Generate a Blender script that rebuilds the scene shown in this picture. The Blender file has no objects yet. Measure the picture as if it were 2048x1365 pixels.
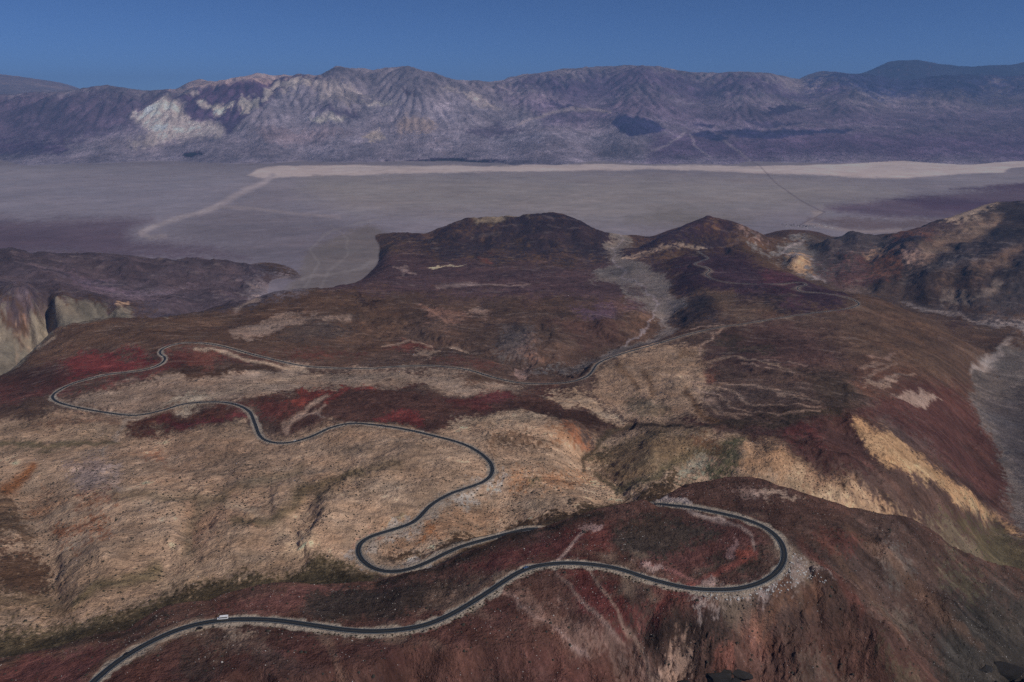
import bpy, math, random, time
import numpy as np
from mathutils import Matrix, Vector
_T0 = time.time()
SC = bpy.context.scene
COL = SC.collection

# ------------------------------------------------------------------ camera, sky, sun
S = 1.35                       # authored metres -> world metres
FPX = 1577.0                   # focal length in photograph pixels
PITCH = math.radians(16.6)
CAMZ = 1050.0                  # authored height above the dry lake
cam_data = bpy.data.cameras.new("Camera")
cam = bpy.data.objects.new("Camera", cam_data)
COL.objects.link(cam)
cam_data.sensor_width = 36.0
cam_data.lens = 36.0 * FPX / 2048.0
cam_data.clip_start = 1.0
cam_data.clip_end = 400000.0
cam.location = (0, 0, CAMZ * S)
cam.rotation_euler = (math.pi / 2 - PITCH, 0, 0)
SC.camera = cam

SUN_EL = math.radians(40.0)
SUN_AZ = math.atan2(0.86, -0.50)          # clockwise from +Y: from the right, a little behind
world = bpy.data.worlds.new("World")
SC.world = world
world.use_nodes = True
wn = world.node_tree
bg = wn.nodes["Background"]
sky = wn.nodes.new("ShaderNodeTexSky")
sky.sky_type = 'NISHITA'
sky.sun_disc = False
sky.sun_elevation = SUN_EL
sky.sun_rotation = SUN_AZ
sky.altitude = 4600.0
sky.air_density = 0.65
sky.dust_density = 0.0
sky.ozone_density = 10.0
wn.links.new(sky.outputs[0], bg.inputs[0])
bg.inputs[1].default_value = 0.07
sd = bpy.data.lights.new("sun", 'SUN')
sd.energy = 3.0
sd.angle = math.radians(0.53)
sd.color = (1.0, 0.94, 0.86)
sun = bpy.data.objects.new("sun", sd)
COL.objects.link(sun)
sdir = Vector((math.sin(SUN_AZ) * math.cos(SUN_EL), math.cos(SUN_AZ) * math.cos(SUN_EL), math.sin(SUN_EL)))
sun.rotation_euler = sdir.to_track_quat('Z', 'Y').to_euler()
sun.location = (0, 0, 4000)
SC.view_settings.view_transform = 'Standard'
SC.view_settings.look = 'None'
SC.view_settings.exposure = 0.0
SC.view_settings.gamma = 1.0
SC.view_settings.use_curve_mapping = False
SC.cycles.max_bounces = 5
SC.cycles.diffuse_bounces = 2
SC.cycles.volume_bounces = 0
SC.cycles.use_denoising = False
SIGMA = 1.8e-5                # haze per world metre
AIR = np.array([0.085, 0.130, 0.245])   # light scattered by a thick layer of that haze

# ------------------------------------------------------------------ the polar grid
R0, R1 = 250.0, 56000.0
DU, DV = 0.0015, 0.003
U = np.arange(-0.80, 0.80 + DU / 2, DU)
V = np.arange(math.log(R0), math.log(R1), DV)
NU, NV = len(U), len(V)
Rr = np.exp(V)
_rt = [250, 400, 700, 1000, 1700, 2700, 4500, 6500, 9000, 16000]
_zt = [745, 730, 680, 600, 490, 370, 220, 90, 20, 0]
_pt = [math.atan2(CAMZ - z, r) for r, z in zip(_rt, _zt)]
_rt2 = [17500, 19000, 21000, 24000, 28000, 40000, 60000]
_pt2 = [math.radians(a) for a in (2.6, 1.2, -0.2, -1.6, -2.6, -3.2, -3.6)]
_LR = np.log(np.array(_rt + _rt2, float)); _PH = np.array(_pt + _pt2)
def wof(lr):
    return np.interp(lr, _LR, _PH)
_fine = np.linspace(math.log(200), math.log(70000), 4000)
_ws = wof(_fine)
_k = np.hanning(161); _k /= _k.sum()
_ws = np.convolve(np.pad(_ws, 80, mode='edge'), _k, mode='valid')
def wof(lr):
    return np.interp(lr, _fine, _ws)
W = wof(V)                     # "row" coordinate of every grid ring, radians

def raydir(px, py):
    x = (px - 1024.0) / FPX; y = (682.5 - py) / FPX
    c, s = math.cos(PITCH), math.sin(PITCH)
    return x, c + y * s, -s + y * c
def P(px, py, z):              # point of the sight line at height z -> (theta, ln r)
    x, y, d = raydir(px, py)
    t = (z - CAMZ) / d
    return math.atan2(x, y), math.log(math.hypot(x, y) * t)
def PY(px, py, Y):
    x, y, d = raydir(px, py)
    t = Y / y
    return math.atan2(x, y), math.log(math.hypot(x, y) * t), CAMZ + d * t

# ------------------------------------------------------------------ noise on the grid
rng = np.random.default_rng(7)
def _bs(coord, cell):
    x = (coord - coord[0]) / cell
    i = np.floor(x).astype(int); t = (x - i).astype(np.float32)
    return i, i.max() + 4, [(1 - t) ** 3 / 6, (3 * t ** 3 - 6 * t ** 2 + 4) / 6, (-3 * t ** 3 + 3 * t ** 2 + 3 * t + 1) / 6, t ** 3 / 6]
def sn(cu, cv, seed):
    iv, nv, wv = _bs(V, cv); iu, nu, wu = _bs(U, cu)
    L = np.random.default_rng(seed).standard_normal((nv, nu)).astype(np.float32) * 2
    t = sum(L[:, iu + k] * wu[k] for k in range(4))
    return sum(t[iv + k] * wv[k][:, None] for k in range(4))
def fbm(cu, cv, octv, seed, gain=0.5):
    out = np.zeros((NV, NU), np.float32); a = 1.0
    for k in range(octv):
        if cu < DU * 1.3 and cv < DV * 1.3: break
        out += a * sn(max(cu, DU), max(cv, DV), seed + k); cu /= 2; cv /= 2; a *= gain
    return out
def ridged(cu, cv, octv, seed, gain=0.5):
    out = np.zeros((NV, NU), np.float32); a = 1.0
    for k in range(octv):
        out += a * (1 - np.minimum(np.abs(sn(max(cu, DU), max(cv, DV), seed + k)) * 1.2, 1.5)); cu /= 2; cv /= 2; a *= gain
    return out
def sstep(a, b, x):
    t = np.clip((x - a) / (b - a), 0, 1)
    return t * t * (3 - 2 * t)

# ------------------------------------------------------------------ thin plate surfaces
CSU, CSV = 5, 5
def _upm(n, step):             # Catmull-Rom upsampling matrix from a coarse axis
    nc = (n - 1) // step + 3
    x = np.arange(n) / step
    i = np.floor(x).astype(int); t = x - i
    M = np.zeros((n, nc + 2), np.float32)
    w = [-.5 * t + t ** 2 - .5 * t ** 3, 1 - 2.5 * t ** 2 + 1.5 * t ** 3, .5 * t + 2 * t ** 2 - 1.5 * t ** 3, -.5 * t ** 2 + .5 * t ** 3]
    ar = np.arange(n)
    for k in range(4):
        M[ar, i + k] += w[k]
    return M
UPV, UPU = _upm(NV, CSV), _upm(NU, CSU)
uc = U[0] + (np.arange(UPU.shape[1]) - 1) * DU * CSU
vc = V[0] + (np.arange(UPV.shape[1]) - 1) * DV * CSV
wc = wof(vc)
DBG = 0
def tps(pts, lam=1e-5, cc=0.03, wf=None):
    wf = wf or wof
    p = np.array(pts, float)
    x = np.stack([p[:, 0], wf(p[:, 1])], 1) * 10; z = p[:, 2]
    n = len(p)
    def ker(d2):
        return -np.sqrt(d2 + cc * cc)
    d2 = ((x[:, None] - x[None]) ** 2).sum(-1)
    A = np.zeros((n + 3, n + 3)); A[:n, :n] = ker(d2) + lam * np.eye(n)
    A[:n, n] = A[n, :n] = 1; A[:n, n + 1:] = x; A[n + 1:, :n] = x.T
    sol = np.linalg.solve(A, np.concatenate([z, [0, 0, 0]]))
    res_ = lam * sol[:n]
    for k_ in np.argsort(-np.abs(res_))[:DBG]: print('res', round(res_[k_]), 'px', round(1024 + FPX * math.tan(p[k_, 0])), 'r', round(math.exp(p[k_, 1])), 'z', round(p[k_, 2]))
    out = np.zeros((len(vc), len(uc)))
    for j, wv in enumerate(wf(vc)):
        q = np.stack([uc * 10, np.full(len(uc), wv * 10)], 1)
        d2 = (q[:, 0:1] - x[None, :, 0]) ** 2 + (q[:, 1:2] - x[None, :, 1]) ** 2
        out[j] = ker(d2) @ sol[:n] + sol[n] + q @ sol[n + 1:]
    return (UPV @ out @ UPU.T).astype(np.float32)

def parse(txt):
    res = []
    for tok in txt.split():
        v = [float(a) for a in tok.split(',')]
        res.append(v)
    return res
def ctl(txt):
    out = []
    for v in parse(txt):
        qs = [v]
        if v[0] <= 30: qs.append([v[0] - 260] + v[1:])
        if v[0] >= 2010: qs.append([v[0] + 260] + v[1:])
        for q in qs:
            if len(q) == 3:
                th, lr = P(*q); out.append((th, lr, q[2]))
            else:
                th, lr, _ = PY(q[0], q[1], q[3]); out.append((th, lr, q[2]))
    return out

ROAD = parse("""150,1400,743 185,1365,742 240,1320,740 310,1280,738 380,1252,737 455,1240,736 540,1240,735 620,1250,734 690,1260,733 760,1263,732
840,1253,731 900,1230,730 960,1195,729 1040,1143,728 1090,1130,727 1150,1126,727 1230,1136,726 1300,1158,725 1370,1175,724 1430,1180,723
1490,1175,722 1540,1155,721 1567,1122,720 1562,1085,718.5 1530,1055,717 1480,1036,715 1400,1018,712 1345,1009,709 1318,1006,705 1278,1013,696 1222,1028,688
1150,1049,683 1100,1059,682 1060,1058,682 1010,1069,682 940,1088,682 900,1101,683 860,1122,681 820,1138,679 780,1144,677 745,1136,675 722,1118,673 716,1100,671.5 724,1083,670 750,1070,668
790,1058,665.5 830,1042,662 862,1010,656 900,988,649 940,974,643 970,962,638 984,945,634 980,925,631 955,903,628 920,886,625
860,870,620 800,857,615 740,849,611 700,847,609 660,856,607 620,874,604 575,886,600 540,884,597 520,872,594 510,848,588 498,823,582
470,809,577 430,804,573 370,808,569 320,822,567 270,831,565 210,825,562 150,814,559 115,804,556 105,793,553
118,781,550 150,766,546 210,750,542 260,744,539 300,737,536 323,727,533 330,716,530 320,707,527 325,698,523 345,690,519 370,686,516 410,687,513 450,694,510 520,713,504 600,731,497 660,736,492 740,737,487 800,733,483 860,732,480 900,735,478 940,741,476 990,756,473 1040,766,470 1090,768,467 1140,764,464 1172,754,460 1185,742,456 1195,728,451 1220,716,445
1260,703,438 1310,689,430 1380,668,416 1440,655,404 1500,646,393 1560,636,383 1620,627,374 1680,620,367 1705,615,362 1718,608,357 1705,599,353 1680,592,350
1640,586,346 1605,583,343 1595,578,340 1600,573,338 1612,570,336 1600,565,334 1560,568,332 1500,568,328 1455,565,322 1425,558,316 1412,549,309 1420,541,303 1410,534,298 1390,529,292 1400,523,287 1416,517,281 1405,509,274 1395,503,268""")
A_TXT = """-100,1365,744 600,1365,741 1000,1365,726 800,1300,733 400,1310,740 1100,1300,722 1200,1210,724 1300,1262,716 1130,1320,719 1500,1192,717
1600,1150,714 1700,1060,703 1600,1040,709 1450,1000,710 1560,990,705 1450,1100,719 1350,1080,719 1200,1090,724 1000,1120,724 800,1200,728 600,1210,731 1500,1130,721
0,1318,721 90,1302,721 250,1262,719 420,1200,717 640,1172,712 757,1166,708 870,1135,708 990,1085,708 1090,1055,709 1200,1015,711 1305,1001,711 1370,975,708 1450,953,704 1560,972,698
1660,1003,692 1760,1030,690 1000,1450,728 300,1450,748 -200,1300,725 1500,1350,716 1800,1200,700"""
B_TXT = """0,1312,702 130,1285,701 250,1245,699 350,1215,695 480,1180,690 600,1160,684 690,1142,678
0,1200,680 95,1180,668 0,1100,668 60,1000,628 0,1000,640 0,900,595 200,1100,682 150,1180,684 300,1160,682 230,1000,652 130,940,622 150,880,594 300,870,585 300,960,638 450,1040,676 500,960,652 600,1080,676 650,1000,672 600,1030,666
400,870,598 450,840,590 600,915,622 700,900,628 780,1000,664 850,930,648 900,940,650 850,880,630 100,850,576 0,850,570 0,800,540 50,760,510 200,720,500 100,700,480
0,748,470 50,705,462 110,657,442 200,640,425 300,638,400 0,740,150,2200 100,655,170,2600 200,640,180,2750 0,720,200 60,690,200 100,670,215 0,612,340 60,600,345 110,608,330 200,610,305 280,630,285
0,560,330 100,540,300 110,528,290 0,497,290 130,505,265 250,510,240 350,518,212 400,515,200 480,532,160 0,490,40,5600 200,500,40,5600 400,508,40,5700 500,515,50,5400 200,555,215 280,570,190 350,585,225 250,590,255 420,590,190 500,570,140 480,600,165 330,610,260
400,622,382 500,600,345 560,583,315 640,575,295 700,565,270 760,550,235 775,520,190 780,495,155 400,615,170,3250 500,595,100,3700 560,575,60,4200 640,568,50,4300 700,558,50,4500 740,535,40,5000 740,490,30,5700
600,690,470 600,640,410 450,650,430 400,720,522 750,700,455 750,640,385 850,600,320 900,560,240 900,535,195 1000,530,190 1100,530,195 1000,560,240 1000,600,310 900,600,305 1000,665,395 900,690,440 850,660,420
1150,560,250 1200,520,165 1230,560,220 1300,600,260 1340,630,285 1335,655,308 1270,680,350 1220,700,372 1150,722,392 1280,625,345 1200,600,325 1150,640,385 1210,655,375 1100,680,418 950,622,320 1000,640,350 900,640,385 1040,730,436
600,765,522 800,775,525 900,790,532 1000,800,535 700,800,562 560,810,582 640,835,602 800,820,588 950,815,562 1050,828,564 1150,850,572 1100,900,600 1000,880,612 1050,960,632 1150,1000,648 1255,845,526 1220,870,533 1172,908,556 1165,940,572 1235,980,590
1250,790,480 1200,780,468 1300,900,600 1400,870,592 1350,950,606 1450,900,602 1250,925,588 1300,820,524 1400,800,530 1300,720,462 1400,710,455 1420,760,500 1500,800,545 1600,800,555 1700,800,540 1550,850,585 1650,870,585 1700,900,575
1500,720,480 1600,700,440 1500,672,415 1650,650,385 1750,625,345 1800,650,330 1850,700,330 1750,720,430 1850,760,405 1900,740,305 1950,722,240 2000,692,212 1640,573,320 1700,584,318 1760,596,305 1850,640,290 1930,688,248
1800,603,150 1900,630,162 2048,662,185 1700,575,135,4000 1970,740,210 2000,800,235 1990,900,265 2000,960,285 2020,1030,305 2048,1060,315 2048,800,235 2048,900,262
1900,800,360 1900,900,420 1800,900,520 1800,950,545 1850,1000,500 1900,1040,455 1700,960,600 1600,960,606 1500,930,614 1560,900,620 1980,1070,340 1950,1000,400
1250,990,605,830 1400,960,600,840 1560,980,600,830 1700,1010,560,830 1850,1060,490,850 2048,1150,380,900 1000,1080,645,640
1420,432,300 1380,445,270 1330,470,215 1290,490,185 1250,502,168 1470,445,260 1520,465,190 1530,485,165 1480,491,188 1430,497,222 1300,515,190 1350,500,215 1450,493,235 1350,560,265 1400,590,320 1450,600,340 1350,600,285 1450,530,300 1550,545,300 1500,620,368 1400,635,358 1360,625,318 1560,535,110,4700 1640,560,125,4400
1560,505,120 1620,500,115 1600,530,132 1660,545,140 1650,518,128 1597,512,165 1580,462,105 1620,468,125 1600,450,20,6900 1700,445,20,7300 1500,440,20,6700 1300,440,20,7000
1640,490,150 1700,460,210 1680,475,190 1750,475,200 1750,510,165 1700,520,150 1640,500,128 1780,470,225 1820,485,280 1850,480,268 1800,530,200 1700,545,160 1760,560,180 1850,560,215 1950,550,270 1900,590,190 2000,600,205 1850,605,165 1740,582,150 2048,600,215
1900,440,230 1960,415,290 2048,400,330 2048,450,325 1980,470,290 1900,490,265 2048,520,300 1900,430,20,7300 2048,395,20,8200 1700,455,20,6600 1800,455,20,6900
1100,420,292 1060,424,280 1000,430,262 930,437,245 880,455,195 850,468,150 800,462,100 760,466,80 1140,432,270 1200,462,175 1240,469,115 900,490,150 1000,492,155 1100,495,160 1180,490,150 1100,415,10,7300 950,430,10,7200 1200,445,10,7100 800,458,10,7000 860,480,130 1230,490,108 1255,470,80"""
M_TXT = """0,322,16000 300,322,16000 600,322,16000 900,322,16000 1200,322,16000 1500,322,16000 1800,318,16200 2048,312,16500 150,290,16800 350,292,16900 600,295,16900 800,290,17200 1000,292,17200 1200,285,17500 1400,288,17400 1600,290,17400 1800,285,17600 2048,280,17800
0,240,18500 100,235,18700 200,230,18600 270,205,19300 330,230,18400 440,240,18300 470,268,17600 420,205,19400 380,250,18000 600,200,19700 540,170,20800 600,250,18300 700,230,19000 850,230,19000 750,180,21000 900,200,20300 1000,225,20300 1100,230,20000 1240,240,18800 1300,268,17900 1100,262,18000 1200,190,22500 1400,200,22500 1600,220,21500 1400,245,19500 1600,250,19200 1800,252,19500 2000,255,19200 1800,205,23000 2000,200,24000 1600,182,25000
0,193,21000 100,185,21000 230,175,21000 290,180,21000 330,183,21200 400,171,21500 480,160,21800 560,156,22000 640,151,22500 670,137,23500 720,140,23600 820,135,23500 870,150,23500 920,163,23700 985,169,24500 1050,160,26000 1100,149,26500 1200,140,27000 1300,142,27000 1400,150,27000 1500,152,27000 1610,158,27800 1640,148,36000 1720,148,36000 1780,127,37000 1830,123,37000 1870,132,37000 1930,137,37000 2000,135,37000 2048,128,37000 1800,168,30000 2000,160,31000 1700,162,30000
380,166,27000 400,160,27000 450,158,27000 520,146,27000 570,151,27000 0,180,45000 60,182,45000 150,189,45000"""
MH = [(0, 24500, 300), (150, 24500, 300), (300, 24500, 300), (450, 24200, 1200), (700, 27500, 900), (900, 28000, 900), (300, 31000, 500), (500, 32000, 700), (1100, 32000, 900), (1400, 32000, 900), (1800, 44000, 900), (2048, 44000, 900), (0, 52000, 0), (500, 45000, 0), (1000, 45000, 0), (1500, 45000, 200), (300, 55000, 0), (1000, 55000, 0), (2000, 55000, 0), (0, 14000, -40), (500, 14000, -40), (1000, 14000, -40), (1500, 14000, -40), (2000, 14000, -40), (0, 15200, -12), (500, 15200, -12), (1000, 15200, -12), (1500, 15200, -12), (2000, 15200, -12)]
mp = []
for v in parse(M_TXT):
    for q in ([v] + ([[v[0] - 260] + v[1:]] if v[0] <= 30 else []) + ([[v[0] + 260] + v[1:]] if v[0] >= 2010 else [])):
        mp.append(PY(*q))
for px, Y, z in MH:
    th, lr, _ = PY(px, 200, Y); mp.append((th, lr, z))

def dens(txt, step=22.0):
    out = []
    for ln in txt.strip().split('\n'):
        p = np.array(parse(ln))
        for a, b in zip(p[:-1], p[1:]):
            n = max(1, int(abs(b[0] - a[0]) / step))
            out += [tuple(a + (b - a) * k / n) for k in range(n)]
        out.append(tuple(p[-1]))
    return out
RM = dens("""-260,200,21000 0,193,21000 100,185,21000 230,175,21000 290,180,21000 345,184,21200 400,171,21500 480,160,21800 560,156,22000 640,151,22700 670,138,23400 720,140,23600 780,138,23600 820,135,23500 870,149,23500 920,163,23700 985,169,24500 1050,160,26000 1100,149,26500 1200,140,27000 1300,142,27000 1400,150,27000 1500,152,27000 1610,159,27800 1700,166,28500 1850,170,29000 2048,172,29500 2300,175,29500
1600,160,36000 1640,148,36000 1720,148,36000 1780,127,37000 1830,123,37000 1870,131,37000 1930,137,37000 2000,135,37000 2048,128,37000 2300,132,37000
350,182,27500 380,166,27000 400,161,27000 450,158,27000 520,146,27000 570,151,27000 640,160,27500
-260,186,45000 0,180,45000 60,182,45000 150,189,45000""", 30)
for v in RM:
    q = PY(*v); mp.append(q)
    mp.append((q[0], q[1] + 0.05, q[2] - 0.30 * 0.05 * math.exp(q[1])))
RB = dens("""760,466,85 800,462,102 850,467,150 880,455,195 930,437,245 1000,430,262 1060,424,281 1100,420,292 1120,423,285 1140,432,268 1200,462,178 1240,469,118
1290,490,185 1330,470,215 1380,445,270 1405,434,300 1420,429,312 1440,436,292 1470,445,260 1520,465,190
1350,512,250 1400,500,248 1450,493,236 1500,507,215 1560,535,240 1640,573,320 1700,584,318 1760,596,305 1850,640,290 1930,688,248
0,497,290 130,505,265 250,510,240 350,518,212 420,517,190 480,528,160 540,542,122 600,556,108
1650,478,180 1700,460,210 1750,466,215
1850,455,225 1900,440,238 1960,415,290 2048,400,330
50,705,462 110,657,442 200,640,425 300,638,400 400,622,382 500,600,345 560,583,315 640,575,295 700,565,270 760,550,235""", 11)
ZA = tps(ctl(A_TXT) + [(*P(*v), v[2]) for v in ROAD[:29]], 3e-3)
def _dedup(pts, tol=0.004):
    out = []
    for p in pts:
        if all(abs(p[0] - q[0]) + 0.3 * abs(p[1] - q[1]) > tol for q in out): out.append(p)
    return out
RB2 = dens("""785,515,175 860,512,172 1000,510,172 1100,510,175 1190,515,160
785,545,205 900,545,210 1000,545,212 1100,545,215 1170,545,205
1260,540,225 1300,560,240
1380,512,215 1440,508,205 1500,515,170
50,560,310 120,555,295 200,560,225 300,575,195 400,575,170 520,570,140
800,485,140 860,482,140 900,490,150 1000,492,155 1100,495,160 1180,490,150 1225,488,112
1250,508,165 1300,515,190 1350,520,235
0,1312,702 130,1285,701 250,1245,699 350,1215,695 480,1180,690 600,1160,684 690,1142,678
0,612,340 60,600,345 110,608,330 200,610,305 280,632,288 360,618,240
-260,745,190 0,722,190 60,692,195 100,672,205
1255,845,526 1220,870,533 1172,908,556 1165,940,572 1235,980,590
1340,625,283 1352,650,305 1300,680,335 1215,708,372 1150,730,400 1100,742,415
1225,490,108 1215,520,165 1235,555,215 1290,590,255 1330,615,275
1965,725,215 1960,780,245 1980,840,265 1990,900,272 2005,980,292 2048,1058,315 2300,1100,320
1800,603,150 1900,630,162 2048,662,185 2300,700,200""", 30)
RBF_ = []
for v in RB:
    th, lr = P(*v)
    if not (v[0] < 770 and v[1] > 530): RBF_.append((th, lr + 0.055, v[2] - (0.27 + 0.6 * (math.exp(lr) < 2800)) * 0.055 * math.exp(lr)))
ZB = tps(_dedup([(*P(*v), v[2]) for v in RB + RB2] + RBF_ + ctl(B_TXT)) + [(*P(*v), v[2]) for v in ROAD[28:]], 1e-3, 0.03, lambda l: 0.6 * wof(l) - 0.2 * np.asarray(l))
ZM = tps(_dedup(mp[::-1], 0.001), 3e-3, 0.12, lambda l: -0.25 * np.asarray(l))
UU, VV = np.meshgrid(U.astype(np.float32), V.astype(np.float32))
RR = np.exp(VV)
lrv = [3000, 4500, 6000, 8000, 11000, 14000, 60000]
ZV = (np.interp(V, np.log(lrv), [138, 108, 72, 36, 8, 0, 0]).astype(np.float32)[:, None] + np.zeros((1, NU), np.float32))
_k = np.hanning(61); _k /= _k.sum()
ZV = np.convolve(np.pad(ZV[:, 0], 30, mode='edge'), _k, mode='valid').astype(np.float32)[:, None] + np.zeros((1, NU), np.float32)

# the bench breaks down to the canyon: a scree face to the right and a rocky face towards the viewer
XG, YG = RR * np.sin(U)[None, :].astype(np.float32), RR * np.cos(U)[None, :].astype(np.float32)
def smin(a, b, k):
    h = np.clip(0.5 + 0.5 * (b - a) / k, 0, 1); return b * (1 - h) + a * h - k * h * (1 - h)
_w = 1 + 0.0
s1_ = (XG - 217) * .93 - (YG - 519) * .37 + sn(0.06, 0.1, 951) * 7 + sn(0.025, 0.05, 952) * 3
s2_ = (XG - 91) * .447 - (YG - 445) * .894 + sn(0.05, 0.08, 953) * 6 + sn(0.02, 0.03, 954) * 3
ZA = smin(ZA, 715 - .64 * s1_, 7); ZA = smin(ZA, 717 - .80 * s2_, 3).astype(np.float32)
# rim between the near bench (A) and the land beyond it (B)
RIM = parse("""-300,1400,725 -100,1340,721 0,1318,721 90,1302,721 170,1278,720 250,1262,719 330,1225,718 420,1200,717 520,1185,715 640,1172,712 757,1166,709 800,1155,708 870,1135,708 930,1112,708 990,1085,708 1060,1066,709 1090,1055,709
1140,1040,710 1200,1018,711 1250,1008,711 1300,1003,710.5 1320,996,710 1345,982,709 1370,968,708 1400,962,707 1450,953,704 1500,957,701 1560,972,698 1620,990,694 1660,1003,690 1700,1010,682 1760,1030,668 1830,1055,642 1880,1085,618 1940,1115,588 2048,1150,540 2300,1230,430""")
def _pl(px, py):
    x, y, d = raydir(px, py)
    t = (CAMZ - 715 + .64 * (-217 * .93 + 519 * .37)) / (-d - .64 * (x * .93 - y * .37)); return CAMZ + d * t
RIM = [[a, b, _pl(a, b) if a >= 1700 else c] for a, b, c in RIM]
rim = sorted((P(*v)) for v in RIM)
rimv = np.interp(U, [a for a, b in rim], [b for a, b in rim]).astype(np.float32)
rimv = rimv + (sn(0.02, 0.3, 901)[0] * 0.003)
# ------------------------------------------------------------------ relief
def lin(c):
    c = np.asarray(c, float) / 255.0
    return np.where(c <= 0.04045, c / 12.92, ((c + 0.055) / 1.055) ** 2.4)
def grid_at(arr, th, lr):
    x = np.clip((np.asarray(th) - U[0]) / DU, 0, NU - 1.001); y = np.clip((np.asarray(lr) - V[0]) / DV, 0, NV - 1.001)
    i = y.astype(int); j = x.astype(int); fy = y - i; fx = x - j
    return (arr[i, j] * (1 - fy) * (1 - fx) + arr[i + 1, j] * fy * (1 - fx) + arr[i, j + 1] * (1 - fy) * fx + arr[i + 1, j + 1] * fy * fx)
def cast(arr, px, py, rmin=260.0):
    """first crossing of the sight line with one height sheet -> theta, ln r"""
    x, y, d = raydir(px, py)
    th = math.atan2(x, y); sl = d / math.hypot(x, y)
    if arr is ZB: rmin = math.exp(float(np.interp(th, U, rimv))) * 1.02
    r = np.exp(np.arange(math.log(rmin), V[-1], 0.0015))
    g = grid_at(arr, np.full(len(r), th), np.log(r)) - (CAMZ + sl * r)
    k = np.argmax(g >= 0)
    if g[k] < 0: k = len(r) - 1
    return th, math.log(r[k])

mB = sstep(np.float32(-0.001), np.float32(1), 0) if False else None
near_w = sstep(0.0, 1.0, (VV - rimv[None, :]) / (0.03 + 0.02 * np.clip(UU * 2, 0, 1)))     # 0 on A, 1 on B
ZBV = np.maximum(ZB, ZV) + 6 * np.exp(-np.abs(ZB - ZV) / 9) * sstep(2500, 3500, RR) - 0.0
far_w = sstep(14500, 15200, RR)
ZF = np.maximum(ZM, 0) * far_w
bfar = sstep(8200, 7000, RR)
ZBV = np.where(RR > 8200, ZV, np.where(ZB > ZV, ZB * bfar + ZV * (1 - bfar), ZV))
Z = ZA * (1 - near_w) + ZBV * near_w
isA = near_w < 0.5
isM = ((RR > 14900) & (ZM > 2.0)) | (RR > 19000)
isV = (~isA) & (~isM) & ((ZB <= ZV + 0.5) & (RR > 2800) | (RR > 8200))
isB = ~(isA | isM | isV)
Z = np.where(isM, np.maximum(ZF, ZV), Z).astype(np.float32)

# explicit gullies (-) and ribs (+): depth, half width px, sight line polyline
def seg_dist(pu, pw, pts):
    d = np.full(pu.shape, 1e9, np.float32)
    for (a, b), (c, e) in zip(pts[:-1], pts[1:]):
        vx, vy = c - a, e - b
        t = np.clip(((pu - a) * vx + (pw - b) * vy) / (vx * vx + vy * vy + 1e-12), 0, 1)
        d = np.minimum(d, (pu - a - t * vx) ** 2 + (pw - b - t * vy) ** 2)
    return np.sqrt(d)
WW = W.astype(np.float32)
def box(pts, pad):
    us = [p[0] for p in pts]; ws = [p[1] for p in pts]
    j0 = max(0, int((min(us) - pad - U[0]) / DU)); j1 = min(NU, int((max(us) + pad - U[0]) / DU) + 2)
    sel = np.nonzero((WW <= max(ws) + pad) & (WW >= min(ws) - pad))[0]
    if len(sel) == 0 or j1 <= j0: return None
    return slice(sel[0], sel[-1] + 1), slice(j0, j1)
wu1 = (sn(0.02, 0.05, 11) * 0.004 + sn(0.007, 0.02, 12) * 0.002 + sn(0.002, 0.006, 15) * 0.0011).astype(np.float32)
ww1 = (sn(0.02, 0.05, 13) * 0.003 + sn(0.007, 0.02, 14) * 0.0015 + sn(0.002, 0.006, 16) * 0.0008).astype(np.float32)
DITH = (sn(0.0018, 0.004, 17) + np.random.default_rng(18).standard_normal((NV, NU)).astype(np.float32) * 0.6 + sn(0.004, 0.008, 19) * 0.25).astype(np.float32)
def carve(depth, wpx, txt, sheet):
    pts = [cast(sheet, a, b) for a, b in parse(txt)]
    pts = [(a, float(wof(b))) for a, b in pts]
    pad = wpx / FPX * 3
    bx = box(pts, pad)
    if bx is None: return
    d = seg_dist(U[bx[1]][None, :].astype(np.float32) + wu1[bx], WW[bx[0]][:, None] + ww1[bx], pts) * FPX
    amp = ((0.42 if depth < 0 else 0.6) if pts[0][1] > 0.24 else 0.3) * depth * np.exp(-(d / wpx) ** 2)
    okm = (isA if sheet is ZA else isB)[bx]
    Z[bx] += (amp * okm).astype(np.float32)
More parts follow.
